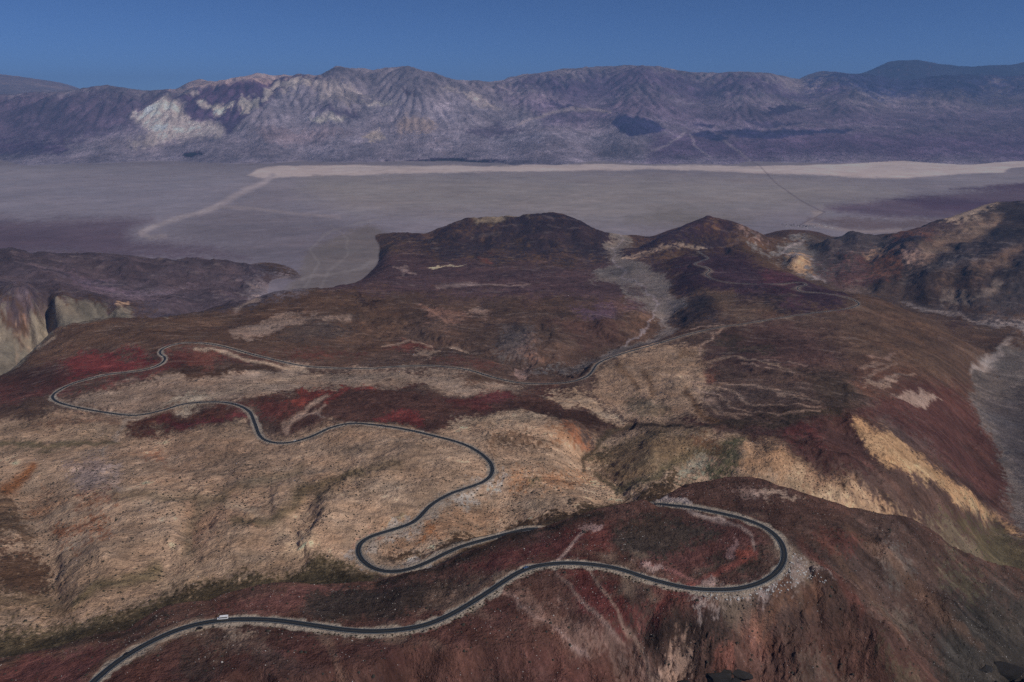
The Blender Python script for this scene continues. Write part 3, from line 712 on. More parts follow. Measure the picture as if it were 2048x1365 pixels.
PB = """126,103,81 26 p -200,860 60,835 150,825 260,838 330,850 420,855 500,845 530,890 600,872 680,848 760,850 860,862 930,838 1000,826 1060,826 1130,845 1165,870 1230,870 1270,852 1400,862 1480,866 1560,890 1600,900 1660,950 1750,1000 1900,1110 1800,1200 1500,1100 1200,1200 500,1320 -200,1420
120,97,76 16 p 1182,764 1190,735 1250,707 1320,691 1395,700 1430,722 1420,740 1418,765 1440,772 1400,790 1400,820 1450,840 1440,855 1330,862 1270,852 1250,835 1195,795
112,94,78 14 p 120,805 160,790 250,772 340,755 430,742 520,735 570,730 620,742 740,744 860,740 940,747 990,760 1035,772 1030,785 960,786 900,790 850,776 770,772 720,780 690,800 640,805 600,795 520,795 480,800 430,800 370,808 320,825 270,835 200,825 150,816
80,62,55 20 p 60,700 110,660 300,640 500,605 640,578 760,560 820,640 780,700 700,725 600,725 500,700 400,680 320,690 280,700 200,700 100,740 0,790 0,770
100,44,46 12 p 128,722 180,706 260,704 318,716 322,724 300,736 255,744 200,750 148,762 140,740
82,48,48 16 p -60,800 0,770 60,745 130,720 150,762 105,795 60,800
90,50,48 12/1/.7 p -60,798 0,796 90,794 60,782 0,782
62,48,48 20/1/.8 p -60,780 0,760 60,735 120,735 110,765 40,785
92,50,48 12 p 165,775 230,760 300,745 330,720 350,705 400,708 420,730 340,745 280,758 200,775
98,62,56 12/1/.8 p 380,710 440,705 430,740 380,745
96,52,48 14/1/.8 p 330,700 420,695 500,710 540,722 440,712 380,706
62,48,44 8 p 330,755 370,745 440,735 500,728 550,730 520,740 440,750 380,758
132,112,92 3/1/.9 5 395,698 440,703 500,718 560,733 610,740
128,108,88 4/1/.8 7 300,835 340,820 400,795 470,775 560,758 640,748
124,112,94 6/1/.9 p 290,835 340,810 400,785 430,790 370,808 320,825
70,50,47 14 p 490,800 540,790 620,782 700,775 760,772 850,790 960,788 1040,790 1100,770 1150,780 1195,800 1270,850 1240,855 1170,840 1120,835 1050,820 980,828 930,838 870,858 780,845 700,838 650,850 560,862 525,840 505,815
128,106,84 14 p 1095,790 1150,780 1190,795 1230,820 1250,845 1220,850 1180,825 1130,810
60,44,42 14 p 1060,800 1130,810 1190,828 1240,858 1170,850 1100,835 1040,820
112,50,44 8 p 555,805 600,785 650,775 660,785 620,800 590,815
112,50,46 6 p 640,800 680,780 745,768 735,778 690,790 650,808
92,48,46 12/1/.9 p 500,815 560,808 590,815 560,840 530,850
126,104,88 5/1/.9 6 575,862 585,840 620,815 650,795
124,102,86 4/1/.8 4 568,860 572,845 600,835 640,825 650,810
110,92,80 2/1/.8 3 630,820 640,835 650,842
98,44,44 10 p 750,835 780,825 830,822 850,845 800,850
88,44,46 12 p 960,785 1020,783 1030,795 980,802 940,800
90,44,44 14/1/.8 p 880,800 960,795 980,815 900,815
96,46,44 8 p 790,770 850,765 830,778
64,48,44 8/1/.8 p 780,772 850,766 855,774 800,780
74,54,47 12/1/.8 p 900,755 960,750 1010,765 960,772
72,48,44 10 p 262,852 320,830 380,812 440,806 490,812 500,835 470,842 400,845 340,858 285,862
90,42,46 10 p 310,850 350,832 430,828 480,820 490,835 420,840 350,850
128,112,96 4/1 5 205,905 240,865 255,845 300,832
76,60,54 14 p -60,830 40,818 110,815 90,828 20,842 -60,845
88,60,52 16/1/.6 p 60,850 180,835 240,850 140,860 60,862
136,112,88 14/1/.8 p 0,870 120,858 240,862 200,880 60,890
100,88,72 10/1/.8 p -60,878 120,884 230,878 220,890 80,896 -60,892
96,86,68 4/1/.8 4 -40,884 60,888 200,884 240,880
108,86,68 60/1/.5 p 260,880 460,870 560,900 480,960 300,960 150,930
122,76,48 8/1/.9 8 10,975 40,950 70,935
110,94,86 24/1/.8 p 130,940 190,910 230,930 200,990 150,990
114,98,88 14/1/.7 p 210,950 240,920 250,1000 210,990
118,74,54 14/1/.8 p 110,1072 160,1055 210,1055 225,1066 170,1078 120,1080
114,76,58 18/1/.7 p 150,1000 220,995 240,1010 180,1020
128,84,60 24/1/.5 p 60,1000 100,1000 90,1030 50,1040
116,74,56 14/1/.6 p 290,905 330,908 330,925 300,925
130,98,74 24/1/.6 p 350,1000 450,980 520,1000 500,1060 400,1080
142,118,92 16/1/.8 p 330,1150 400,1140 430,1160 380,1185 330,1190
142,118,92 14/1/.8 p 570,1080 620,1060 650,1095 620,1115 580,1110
140,118,94 10/1/.8 8 460,1000 520,1030 570,1060
138,114,90 12/1/.7 7 320,1080 350,1100 380,1118
84,76,58 12/1/.8 9 150,1200 200,1165 280,1155 320,1140
86,76,58 10/1/.7 8 470,1050 540,1045 600,1000 660,960 720,945
90,78,62 12/1/.6 8 640,990 690,960 730,940 800,930
96,84,70 14/1/.7 10 375,1100 380,1050 400,1010 450,985
100,88,72 10/1/.6 7 230,1000 330,1000 420,990 500,960 600,940
70,54,44 20/1/.8 p -60,950 20,980 40,1030 60,1080 -60,1080
72,54,46 20/1/.9 p -60,1090 60,1095 90,1120 100,1180 60,1200 -60,1190
80,68,54 24/1/.7 p -60,1190 100,1190 150,1220 -60,1240
84,72,56 20 p -60,1262 60,1255 180,1235 260,1210 330,1185 420,1165 560,1140 640,1120 700,1125 760,1150 760,1200 400,1260 -60,1360
60,52,42 14/1.5/.9 p -60,1290 60,1280 180,1255 280,1225 340,1195 480,1168 600,1148 700,1140 760,1165 700,1185 400,1230 -60,1340
150,116,86 6 p 712,1102 722,1080 760,1060 800,1050 850,1030 820,1045 780,1058 745,1072
150,110,92 5/1/.9 p 716,1098 724,1080 745,1066 770,1062 765,1070 740,1078
118,112,72 5/1/.7 p 760,1064 790,1055 820,1042 800,1056
134,124,112 8/1.3 p 735,1102 745,1080 790,1062 832,1048 870,1015 910,992 960,975 985,965 1005,940 1012,955 1000,975 975,990 940,1010 900,1030 870,1050 830,1065 790,1075 760,1085 765,1100 750,1115
122,114,106 8 p 695,1105 712,1100 712,1118 725,1135 715,1130
126,98,74 16/1 p 800,1080 850,1060 900,1030 960,1010 1010,1030 940,1060 880,1080 800,1105 770,1110
136,88,56 14/1/.7 p 850,1060 880,1050 870,1070 840,1075
70,56,46 10/1.4 p 755,1120 800,1105 870,1095 960,1070 1060,1040 1200,1010 1300,985 1370,965 1330,1010 1150,1060 960,1100 850,1110 790,1132
56,47,40 10/1.4/.8 p 1100,1030 1200,1005 1290,985 1370,960 1450,945 1400,975 1250,1015 1100,1060
124,112,100 4 6 868,1112 900,1103 950,1088 1000,1072 1060,1056
122,112,100 4 p 790,1138 830,1120 870,1110 860,1122 820,1138
130,110,88 10/1/.8 p 905,835 980,828 1060,826 1100,835 1080,850 980,850 900,850
86,66,54 10/1.2/.8 p 972,885 990,872 1040,868 1080,880 1110,895 1060,888 1010,890 985,900
120,82,58 18/1/.6 p 1100,850 1150,860 1140,890 1100,880
116,74,56 12/1/.8 p 1120,840 1150,850 1180,880 1150,875
134,90,60 16/1/.6 p 1010,960 1080,950 1180,955 1150,975 1040,985
92,88,70 10/1/.7 p 1060,960 1080,955 1085,970 1065,975
96,80,62 30/1/.8 p 1180,900 1280,870 1420,870 1470,900 1400,940 1300,960 1250,980 1180,930
74,66,54 10/1.4/.9 p 1168,915 1190,905 1230,895 1220,910 1180,930
78,70,54 8/1.4/.8 9 1240,980 1300,955 1350,930 1420,905 1480,885
62,54,46 6/1.2/.9 5 1166,945 1166,915 1185,890 1215,868 1255,845
72,64,52 5/1.2/.9 5 1190,945 1215,965 1238,985
92,62,50 12/1/.6 p 1370,880 1440,882 1450,900 1380,900
78,78,60 12/1/.8 p 1450,900 1500,870 1490,900 1430,960 1400,965
130,124,104 16/1/.6 p 1380,930 1420,925 1400,955 1360,960
134,104,76 20 p 1480,880 1540,885 1590,905 1640,930 1700,970 1780,1020 1830,1060 1900,1120 1700,1050 1560,975 1490,950
144,120,92 14/1/.9 p 1590,905 1640,960 1700,1000 1850,1070 1900,1110 1800,1070 1640,1010 1560,970
120,86,64 14/1/.6 p 1560,890 1620,930 1660,950 1620,960
66,47,46 26 p 1390,830 1440,838 1500,840 1560,850 1600,840 1700,810 1730,840 1760,900 1830,960 1800,960 1740,930 1690,950 1630,925 1580,895 1500,870 1440,858 1350,850
88,46,46 14/1/.9 p 1560,855 1620,850 1650,865 1640,885 1580,870
54,47,43 16/1/.9 p 1440,840 1560,838 1680,810 1720,805 1680,835 1580,850 1460,860
84,50,46 16/1/.8 p 1700,815 1780,815 1800,840 1740,845
142,108,74 10/.8 p 1713,834 1740,842 1790,870 1830,895 1870,935 1920,975 1965,1010 2048,1050 2048,1068 1990,1050 1930,1020 1870,975 1820,950 1780,940 1760,915 1745,890 1725,865
146,118,84 8/1/.8 p 1780,900 1840,930 1890,970 1930,1010 1870,975 1810,945
74,58,54 10/1 p 1760,935 1800,950 1860,975 1930,1020 1990,1055 1940,1050 1870,1010 1800,970
110,100,72 12/1/.6 p 1925,995 1950,1010 1980,1030 1950,1030
94,84,70 14/1/.7 p 1830,1060 1900,1060 1960,1100 2000,1130 2048,1160 1900,1140
72,66,52 16/1/.8 p 1900,1040 2000,1060 2100,1090 2100,1180 1980,1130
70,48,48 30 p 1720,820 1800,780 1900,760 1960,800 1990,880 2010,960 2040,1040 1960,1000 1900,930 1840,890 1760,840
90,80,76 22/1/.35 p 1760,835 1800,835 1830,850 1870,890 1840,890 1790,860
50,38,40 8/1/.8 7 1930,890 1970,925 2010,950
50,38,40 8/1/.8 7 1900,940 1950,985 2000,1010
88,60,52 40/1/.6 p 1690,740 1800,700 1860,740 1820,780 1740,790
84,66,58 50/1/.7 p 1700,640 1820,650 1900,720 1830,740 1700,720
60,48,52 14/1/.8 p 1900,640 1960,655 1950,675 1910,670
118,96,82 6/.6 p 1780,790 1830,786 1880,800 1860,812 1830,810
118,96,80 6/1/.8 p 1730,745 1760,760 1800,765 1780,775 1740,770
88,80,78 12/.8 p 1945,725 1990,715 2048,690 2200,690 2200,1080 2048,1055 2010,1000 1990,900 1960,850 1940,780
66,62,66 20/1/.8 p 1960,800 2048,780 2200,780 2200,1000 2048,980 1990,880
118,106,98 4/1/.8 5 2025,680 2005,700 2010,715 1975,725 1945,728 1940,750
112,100,94 3/.6 p 1790,600 1850,608 1950,628 2060,650 2200,660 2200,690 2060,675 1980,655 1900,635 1840,622
80,72,74 1/.5/.8 1.6 1820,604 1900,620 2000,640 2048,652
68,52,52 50 p 1440,660 1540,640 1640,660 1700,720 1600,740 1480,740 1420,720
56,50,47 12/1.2/.9 p 1475,690 1520,688 1548,694 1530,702 1490,700
56,50,47 12/1.2/.7 p 1430,680 1470,665 1480,690 1450,705
54,46,44 20/1/.8 p 1600,740 1700,760 1740,800 1660,810 1620,780
120,96,80 3/1/.9 2.5 1370,665 1420,655 1450,650 1440,665 1425,670 1425,680 1405,695 1402,708
118,96,78 3/1/.7 4 1420,722 1470,712 1520,722 1580,740
116,94,78 2.5/1/.8 3 1380,765 1440,775 1500,800 1570,812 1640,812
114,92,76 2.5/1/.8 3 1385,770 1430,795 1500,820 1560,832 1640,822
114,92,76 2.5/1/.7 2.5 1430,765 1500,775 1560,790 1640,800
112,90,74 2.5/1/.7 2.5 1470,770 1540,780 1610,790
118,96,78 3/1/.7 3 1390,790 1430,815 1480,838
116,94,78 4/1/.8 5 1420,800 1470,825 1500,830
112,90,76 2.5/1/.7 2.5 1480,725 1540,740 1590,755
110,88,76 2/1/.6 2 1500,715 1570,722 1620,728
110,88,74 3/1/.7 3.5 1720,730 1760,728 1790,720 1770,740 1740,745
112,92,78 3/1/.7 3.5 1760,760 1800,750 1830,745
108,84,72 3/1/.6 3.5 1740,715 1790,705
86,64,50 8/1/.8 6 1370,780 1390,800 1400,825 1440,845
90,68,54 8/1/.7 6 1230,730 1262,752 1275,775
92,70,56 8/1/.7 6 1290,740 1300,760 1305,790
90,68,54 8/1/.7 5 1350,715 1365,705 1390,708
84,76,64 14/1.3/.7 p 1260,800 1330,810 1350,830 1280,830
104,60,50 8/1/.7 p 1410,745 1435,745 1432,762 1405,758
58,50,46 6/1/.9 6 1250,848 1330,856 1400,853 1480,845
70,56,62 30 p 560,500 800,490 1000,520 1200,520 1300,510 1360,560 1200,600 1000,590 800,580 640,580
50,46,57 30 p 780,480 1260,470 1220,520 900,510
150,132,104 3/.8 p 865,532 890,531 935,535 925,539 895,538 880,537
112,94,88 5/1/.7 p 790,548 820,546 830,552 800,553
116,98,90 4/1/.6 3 880,575 930,568 990,572 1060,566
90,56,54 6/1/.8 p 960,514 990,512 985,520 965,520
120,104,82 3/1/.7 3 850,450 900,440 950,436 1010,430 1060,425
78,62,72 14/1 p 1240,600 1300,600 1340,625 1280,615 1200,640 1150,620
92,70,62 14/1/.7 p 1240,600 1290,625 1310,650 1290,655 1240,630
70,52,52 14/1/.7 p 1100,640 1240,640 1250,680 1160,690
96,88,84 10/1/.6 p 990,690 1010,690 1010,705 995,705
118,86,70 8/1/.7 p 1040,690 1070,700 1100,720 1060,725 1040,710
112,90,82 10/1/.7 p 1030,735 1060,735 1070,752 1040,755
84,76,76 18/1/.7 p 1000,650 1060,660 1080,700 1040,715 1000,690
108,78,64 14/1/.7 p 840,610 900,620 930,630 900,645 850,640
120,98,84 6/1/.7 p 940,610 980,620 960,628 920,622
50,42,46 6/1.4/.8 p 955,635 1000,632 990,642 965,645
48,40,44 8/1.4/.8 p 720,590 760,595 740,615 710,610
50,42,44 6/1.4/.8 p 585,612 620,610 625,618 590,620
54,44,44 8/1.4/.7 p 810,625 850,630 855,645 815,640
116,96,82 5/1/.8 p 460,665 520,650 580,635 640,625 600,645 520,668 470,675
118,98,84 5/1/.7 4 500,665 560,650 620,640 700,632
70,60,58 20/1/.9 p 540,665 620,640 720,640 690,670 600,690 550,685
100,50,46 12/1/.8 p 760,695 820,680 870,690 820,702
96,52,48 12/1/.7 p 560,710 640,700 720,705 660,715 580,715
92,54,50 10/1/.7 p 860,718 980,722 1000,735 900,728
128,104,86 3/1/.8 3 760,690 820,680 860,690
126,104,86 5/1.2/.8 p 820,705 840,697 870,692 880,700 850,708 830,712
128,106,88 4/1/.8 4 870,685 900,680 930,690
98,89,87 8/1 p 1060,748 1120,738 1160,730 1215,706 1270,692 1330,655 1300,620 1250,600 1230,570 1185,568 1200,545 1225,530 1215,500 1222,480 1250,465 1270,475 1260,495 1290,520 1320,545 1350,575 1356,600 1354,640 1335,672 1290,690 1210,722 1160,738 1100,748
108,98,98 2/1.5/.8 2 1240,700 1270,670 1300,640 1320,610 1290,580 1250,555 1225,530 1235,500 1250,470
106,96,96 2/1.5/.7 2 1180,560 1230,575 1290,560 1250,530
106,96,96 2/1.5/.7 2 1330,655 1345,620 1330,590 1290,565 1240,560
104,94,94 2/1.5/.7 2 1300,690 1320,660 1340,630 1330,600
72,60,64 6/1.4/.7 p 1250,580 1290,585 1300,600 1260,595
56,45,56 24 p 1320,525 1400,500 1450,492 1500,510 1560,545 1640,572 1700,590 1650,620 1560,600 1480,600 1400,580 1360,590 1350,560
76,46,58 14/1/.9 p 1540,540 1600,560 1590,590 1540,580 1520,560
56,50,56 20 p 1360,590 1420,600 1440,640 1380,640 1350,650
88,72,64 12/1/.8 p 1410,595 1450,590 1490,610 1540,630 1480,640 1440,620
50,44,50 10/1.2/.9 p 1530,598 1570,598 1570,612 1545,622 1530,612
132,110,92 3/1/.9 3 1250,512 1310,508 1370,500 1420,490
146,118,92 4/1/.9 p 1390,494 1410,487 1430,493 1420,497 1395,500
54,47,58 18 p 1250,500 1330,470 1380,445 1420,430 1460,440 1520,465 1530,480 1450,488 1390,495 1320,512
60,50,64 14/1/.7 p 1290,492 1340,470 1380,445 1390,460 1350,490 1310,505
108,84,74 8/1/.8 p 1490,455 1510,462 1530,475 1520,480 1500,468
104,98,98 8 p 1505,505 1560,500 1610,482 1660,490 1665,508 1640,520 1690,520 1690,540 1650,550 1610,545 1580,530 1550,515
150,116,82 4/1 p 1572,530 1590,515 1605,510 1620,520 1635,532 1600,538 1580,536
120,108,104 2 2.5 1610,487 1580,500 1567,508 1580,517 1640,523 1650,528 1640,545 1625,550 1650,560
60,56,62 60 p 1620,470 1800,440 2048,380 2300,370 2300,640 2048,640 1880,620 1700,575 1620,540
70,64,70 16 p 1640,495 1670,470 1710,460 1770,475 1790,500 1760,520 1700,530 1650,515
128,100,78 8/1/.9 p 1740,520 1770,505 1800,490 1820,488 1790,510 1760,522
122,96,84 10/1/.9 p 1790,500 1820,487 1850,495 1860,510 1830,525 1800,525
108,70,60 10/1/.9 p 1740,530 1800,525 1800,545 1750,550
86,62,66 20/1/.9 p 1640,540 1740,525 1760,550 1700,565
88,76,74 16/1/.8 p 1650,560 1700,555 1760,570 1740,585 1680,570
92,72,76 30/1/.7 p 1780,455 1900,440 1960,420 1900,470 1800,475
134,112,92 8/1/.8 p 1900,430 1950,410 2000,412 1940,435 1905,445
98,66,60 12/1/.8 p 1770,466 1850,462 1880,472 1800,478
54,52,66 10 p 1790,482 1830,466 1850,468 1845,490 1815,488
54,52,61 24 p 1880,480 1960,440 2060,400 2200,380 2200,540 1980,560 1880,530
104,96,98 10/1/.6 p 1860,530 1920,510 1960,520 1900,540
110,88,72 12/1/.6 6 1850,500 1920,470 1990,440
106,84,74 10/1/.6 5 1880,560 1960,530 2048,500
62,54,58 30 p 1750,550 1900,550 2000,560 1990,600 1860,600 1760,590
62,58,64 24 p 1950,600 2060,560 2200,560 2200,650 2048,640 1960,620
104,92,88 3/1/.8 3 1880,598 1940,592 1990,585 2010,570 1990,560
70,62,71 30 p -200,480 0,495 200,505 420,515 560,535 600,560 560,600 420,620 300,630 200,610 0,600 -200,600
86,72,84 14/1/.8 p 120,540 200,560 270,575 250,590 180,570
90,78,88 10/1/.7 p 180,575 250,585 330,575 400,560 340,590 230,592
150,100,78 6/1/.9 p 25,610 50,603 60,608 40,618
148,118,92 4/1/.8 p 238,605 255,604 270,612 250,613
150,118,96 3/1/.9 p 508,578 525,572 528,582 512,583
120,104,104 3/1/.8 p 540,535 560,535 565,543 545,542
94,86,92 20/1/.8 p 500,560 560,545 620,560 600,590 520,600
100,92,84 6/.6 p -200,640 0,628 50,625 90,605 130,605 200,612 260,620 330,638 300,637 200,640 110,655 60,700 0,750 -200,800
98,90,83 12/1/.6 p -60,630 30,640 40,680 0,720 -60,720
84,72,74 3/1/.9 4 80,605 95,625 110,655
120,102,84 3/1/.8 3 40,715 80,685 110,660
112,94,82 4/1/.8 4 470,618 500,603 520,598"""  # the dark band just behind the bench rim is painted shade of the far slope
PV = """100,95,108 40 p -400,325 2400,325 2400,345 1500,352 700,352 -400,345
110,105,117 60 p -400,345 500,350 480,400 350,440 -400,440
115,108,110 60 p 620,350 1100,350 1700,365 1800,390 1500,430 1250,450 900,430 700,420 600,380
152,136,134 6/.6 p 495,352 515,340 560,332 700,331 850,333 1010,333 1060,330 1120,329 1300,331 1500,333 1600,332 1700,328 1800,323 1900,320 2048,318 2400,316 2400,332 2100,332 2020,336 2005,345 1900,350 1800,357 1650,352 1500,347 1400,341 1280,339 1150,343 1000,343 800,348 620,351 540,358
132,121,126 4/.8 9 545,352 530,365 500,378 460,398 420,420 400,428
136,125,128 3/.8 7 440,410 400,427 340,442 300,457 282,466
126,116,120 3/1 5 282,466 300,474 330,474
124,114,119 3/.8 4 440,412 520,420 600,430 680,435
98,92,102 40 p 330,450 450,420 620,440 700,445 780,480 780,560 640,590 560,590 450,510
86,76,90 30 p -400,436 150,440 300,438 260,465 250,500 400,520 -400,520
80,70,84 24/1/.8 p -400,455 200,470 400,490 500,520 -400,520
96,89,92 14 p 560,600 600,540 620,500 740,450 790,480 770,560 700,580
122,115,115 2/1.6/.3 3 600,590 620,560 640,530 620,500 650,470 700,450 760,440
120,113,113 2/1.6/.3 3 640,580 660,540 690,520 700,480 660,450
118,111,112 2/1.6/.35 3 600,560 650,550 720,540 760,520
98,92,92 30/1/.8 p 1250,440 1350,415 1500,440 1400,460
84,74,90 14/.8 p 1650,413 1750,402 1900,388 2048,372 2400,365 2400,440 2048,430 1900,440 1750,432 1680,424
74,64,84 10/.8 p 1790,400 1900,398 2048,404 2400,404 2400,440 1980,430 1850,415
76,66,84 8/.8 p 1900,380 2048,370 2400,362 2400,378 2048,382
90,80,88 14 p 1620,440 1700,435 1850,440 1950,450 1900,460 1700,460
122,110,112 3/1/.8 3 1640,425 1625,440 1610,448 1700,462 1800,460
124,112,112 3/1/.8 p 1620,418 1640,417 1648,424 1630,430
80,72,84 1/.3/.6 1.6 1500,322 1530,345 1555,370 1600,400 1638,420 1650,424 1630,436 1600,450"""
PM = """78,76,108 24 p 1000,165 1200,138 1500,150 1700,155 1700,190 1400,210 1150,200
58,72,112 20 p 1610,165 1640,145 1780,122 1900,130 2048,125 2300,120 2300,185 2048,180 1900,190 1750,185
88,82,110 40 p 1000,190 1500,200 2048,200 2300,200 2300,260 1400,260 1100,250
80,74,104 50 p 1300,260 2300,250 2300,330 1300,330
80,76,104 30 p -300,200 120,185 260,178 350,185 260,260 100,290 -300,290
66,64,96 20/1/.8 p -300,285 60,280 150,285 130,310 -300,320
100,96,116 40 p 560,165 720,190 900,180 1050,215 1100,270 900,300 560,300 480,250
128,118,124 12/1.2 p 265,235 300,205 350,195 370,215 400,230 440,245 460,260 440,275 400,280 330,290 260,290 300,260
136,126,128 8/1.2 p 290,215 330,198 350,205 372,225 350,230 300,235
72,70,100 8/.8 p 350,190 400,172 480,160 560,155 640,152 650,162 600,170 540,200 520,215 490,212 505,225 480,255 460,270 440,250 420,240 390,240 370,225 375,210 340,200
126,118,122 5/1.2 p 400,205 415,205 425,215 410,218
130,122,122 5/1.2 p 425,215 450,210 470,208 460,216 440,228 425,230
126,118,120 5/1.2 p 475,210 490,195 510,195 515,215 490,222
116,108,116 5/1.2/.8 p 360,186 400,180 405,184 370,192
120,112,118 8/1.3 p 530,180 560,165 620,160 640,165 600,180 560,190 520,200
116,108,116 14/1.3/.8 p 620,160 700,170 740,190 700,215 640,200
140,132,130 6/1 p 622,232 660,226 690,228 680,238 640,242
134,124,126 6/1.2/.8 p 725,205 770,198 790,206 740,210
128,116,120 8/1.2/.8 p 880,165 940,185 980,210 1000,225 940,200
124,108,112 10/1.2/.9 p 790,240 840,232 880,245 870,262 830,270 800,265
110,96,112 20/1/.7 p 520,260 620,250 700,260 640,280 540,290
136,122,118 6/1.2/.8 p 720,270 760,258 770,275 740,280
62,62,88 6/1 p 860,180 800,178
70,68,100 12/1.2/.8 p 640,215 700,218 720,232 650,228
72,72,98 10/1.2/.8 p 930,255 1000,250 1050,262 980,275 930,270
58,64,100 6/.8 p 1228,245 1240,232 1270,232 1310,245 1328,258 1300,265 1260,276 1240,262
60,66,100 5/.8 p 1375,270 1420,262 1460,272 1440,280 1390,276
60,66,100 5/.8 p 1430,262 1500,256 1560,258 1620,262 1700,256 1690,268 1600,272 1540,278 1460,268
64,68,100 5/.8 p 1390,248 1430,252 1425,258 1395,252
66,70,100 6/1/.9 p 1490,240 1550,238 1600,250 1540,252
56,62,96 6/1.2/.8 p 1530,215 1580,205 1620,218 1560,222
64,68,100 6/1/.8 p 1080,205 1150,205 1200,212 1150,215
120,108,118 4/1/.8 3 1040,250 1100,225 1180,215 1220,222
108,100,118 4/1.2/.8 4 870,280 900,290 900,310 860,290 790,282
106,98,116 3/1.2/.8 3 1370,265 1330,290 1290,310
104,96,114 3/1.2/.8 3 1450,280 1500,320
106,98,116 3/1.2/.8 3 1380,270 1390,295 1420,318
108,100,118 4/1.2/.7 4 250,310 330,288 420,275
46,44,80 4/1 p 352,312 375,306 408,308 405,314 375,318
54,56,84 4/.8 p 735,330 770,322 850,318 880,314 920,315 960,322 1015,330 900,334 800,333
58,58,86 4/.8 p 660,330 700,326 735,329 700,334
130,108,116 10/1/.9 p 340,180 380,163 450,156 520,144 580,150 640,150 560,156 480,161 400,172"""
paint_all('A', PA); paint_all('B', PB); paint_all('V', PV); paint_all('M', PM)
print('paint', time.time() - _T0)

# air between: take the scattered light of the haze out of the noted colours of far ground
DST = np.sqrt(RR ** 2 + (CAMZ - Z) ** 2) * S
T = np.exp(-SIGMA * DST)[..., None]
CA = np.clip((CA - AIR.astype(np.float32) * (1 - T)) / T, 0.012, None)
KLIT = 0.525
CA /= KLIT
lum_ = CA.mean(axis=2, keepdims=True)
CA = CA + (lum_ * np.array([1.04, .98, .98], np.float32) - CA) * np.clip(1.15 * (1 - T), 0, .55)

# variation: bands along the contour, chutes down the slope, washes, fine grain
gzu = np.gradient(Z, axis=1) / (RR * DU); gzv = np.gradient(Z, axis=0) / (RR * DV)
def slopes(a):
    return blur(a, 4)
su_, sv_ = slopes(gzu), slopes(gzv)
SL = np.sqrt(su_ ** 2 + sv_ ** 2)
nu_, nv_ = su_ / (SL + 1e-5), sv_ / (SL + 1e-5)
base_n = np.random.default_rng(3).standard_normal((NV, NU)).astype(np.float32)
def lic(n0, steps, sgn_perp=False):
    acc = n0.copy(); jj, ii = np.meshgrid(np.arange(NU, dtype=np.float32), np.arange(NV, dtype=np.float32))
    du_, dv_ = (nv_, -nu_) if sgn_perp else (nu_, nv_)
    dvi = dv_ * (DU / DV)
    for s in (1, -1):
        x, y = jj.copy(), ii.copy()
        for k in range(steps):
            xi = np.clip(x, 0, NU - 1).astype(np.int32); yi = np.clip(y, 0, NV - 1).astype(np.int32)
            x += s * du_[yi, xi] * 1.2; y += s * dvi[yi, xi] * 1.2
            acc += n0[np.clip(y, 0, NV - 1).astype(np.int32), np.clip(x, 0, NU - 1).astype(np.int32)]
    acc -= acc.mean(); return acc / acc.std()
L1 = lic(base_n, 14)
L2 = lic(blur(base_n, 3) * 3, 26)
band = sn(0.05, 0.006, 301) * .5 + sn(0.09, 0.010, 302) * .5 + sn(0.025, 0.0035, 303) * 0.4
bigv = fbm(0.05, 0.06, 4, 310, 0.6)
med = fbm(0.012, 0.014, 3, 330, 0.7)
fine = sn(0.003, 0.005, 350) * .6 + base_n * 0.5
slw = sstep(0.08, 0.38, SL)
var = 0.015 * L2 * slw + 0.035 * L1 * (0.2 + slw) + 0.035 * band * (1 - 0.6 * slw) + 0.085 * bigv + 0.08 * med + 0.07 * fine
var += 0.07 * (L2 + 0.6 * L1) * sstep(0, 30, s1_) * isA + 0.04 * L2 * slw * isB
vamp = np.where(isM, 1.5, np.where(isV, 0.42, 1.15))
CA *= np.exp(var * vamp)[..., None]
# hue drift between pale ochre and red
hue = (fbm(0.03, 0.03, 3, 370, 0.6) * 0.5 + L2 * 0.3 * slw + band * .3)[..., None] * np.array([0.03, -0.006, -0.035], np.float32)
CA *= np.exp(hue * np.where(isV | isM, 0.4, 1.0)[..., None])
# washes: pale sediment on broad channels
fl = np.clip((FLn - 1.1) / 2.4, 0, 1) * (~isV)
fl = fl[..., None] * (1 - np.exp(-RR[..., None] / 900))
sedi = CA * 1.22 + np.array([0.012, 0.010, 0.008], np.float32)
CA = CA * (1 - fl * 0.6) + sedi * fl * 0.6
# bleached knob tops vs varnished flats
st_ = sn(0.018, 0.0036, 390) + .7 * sn(.006, .0036, 391)
mk_ = (sstep(1.3, 2.3, st_) * isB * sstep(1100, 1600, RR) * (1 - 0.6 * slw))[..., None]
CA += mk_ * np.array([.075, .060, .052], np.float32)
mk_ = (sstep(1.2, 2.4, L1 + .5 * L2) * (isB | isA) * slw)[..., None]
CA *= 1 + 0.22 * mk_
mk_ = (sstep(1.2, 2.4, -L1 - .5 * L2) * (isB | isA) * slw)[..., None]
CA *= 1 - 0.18 * mk_
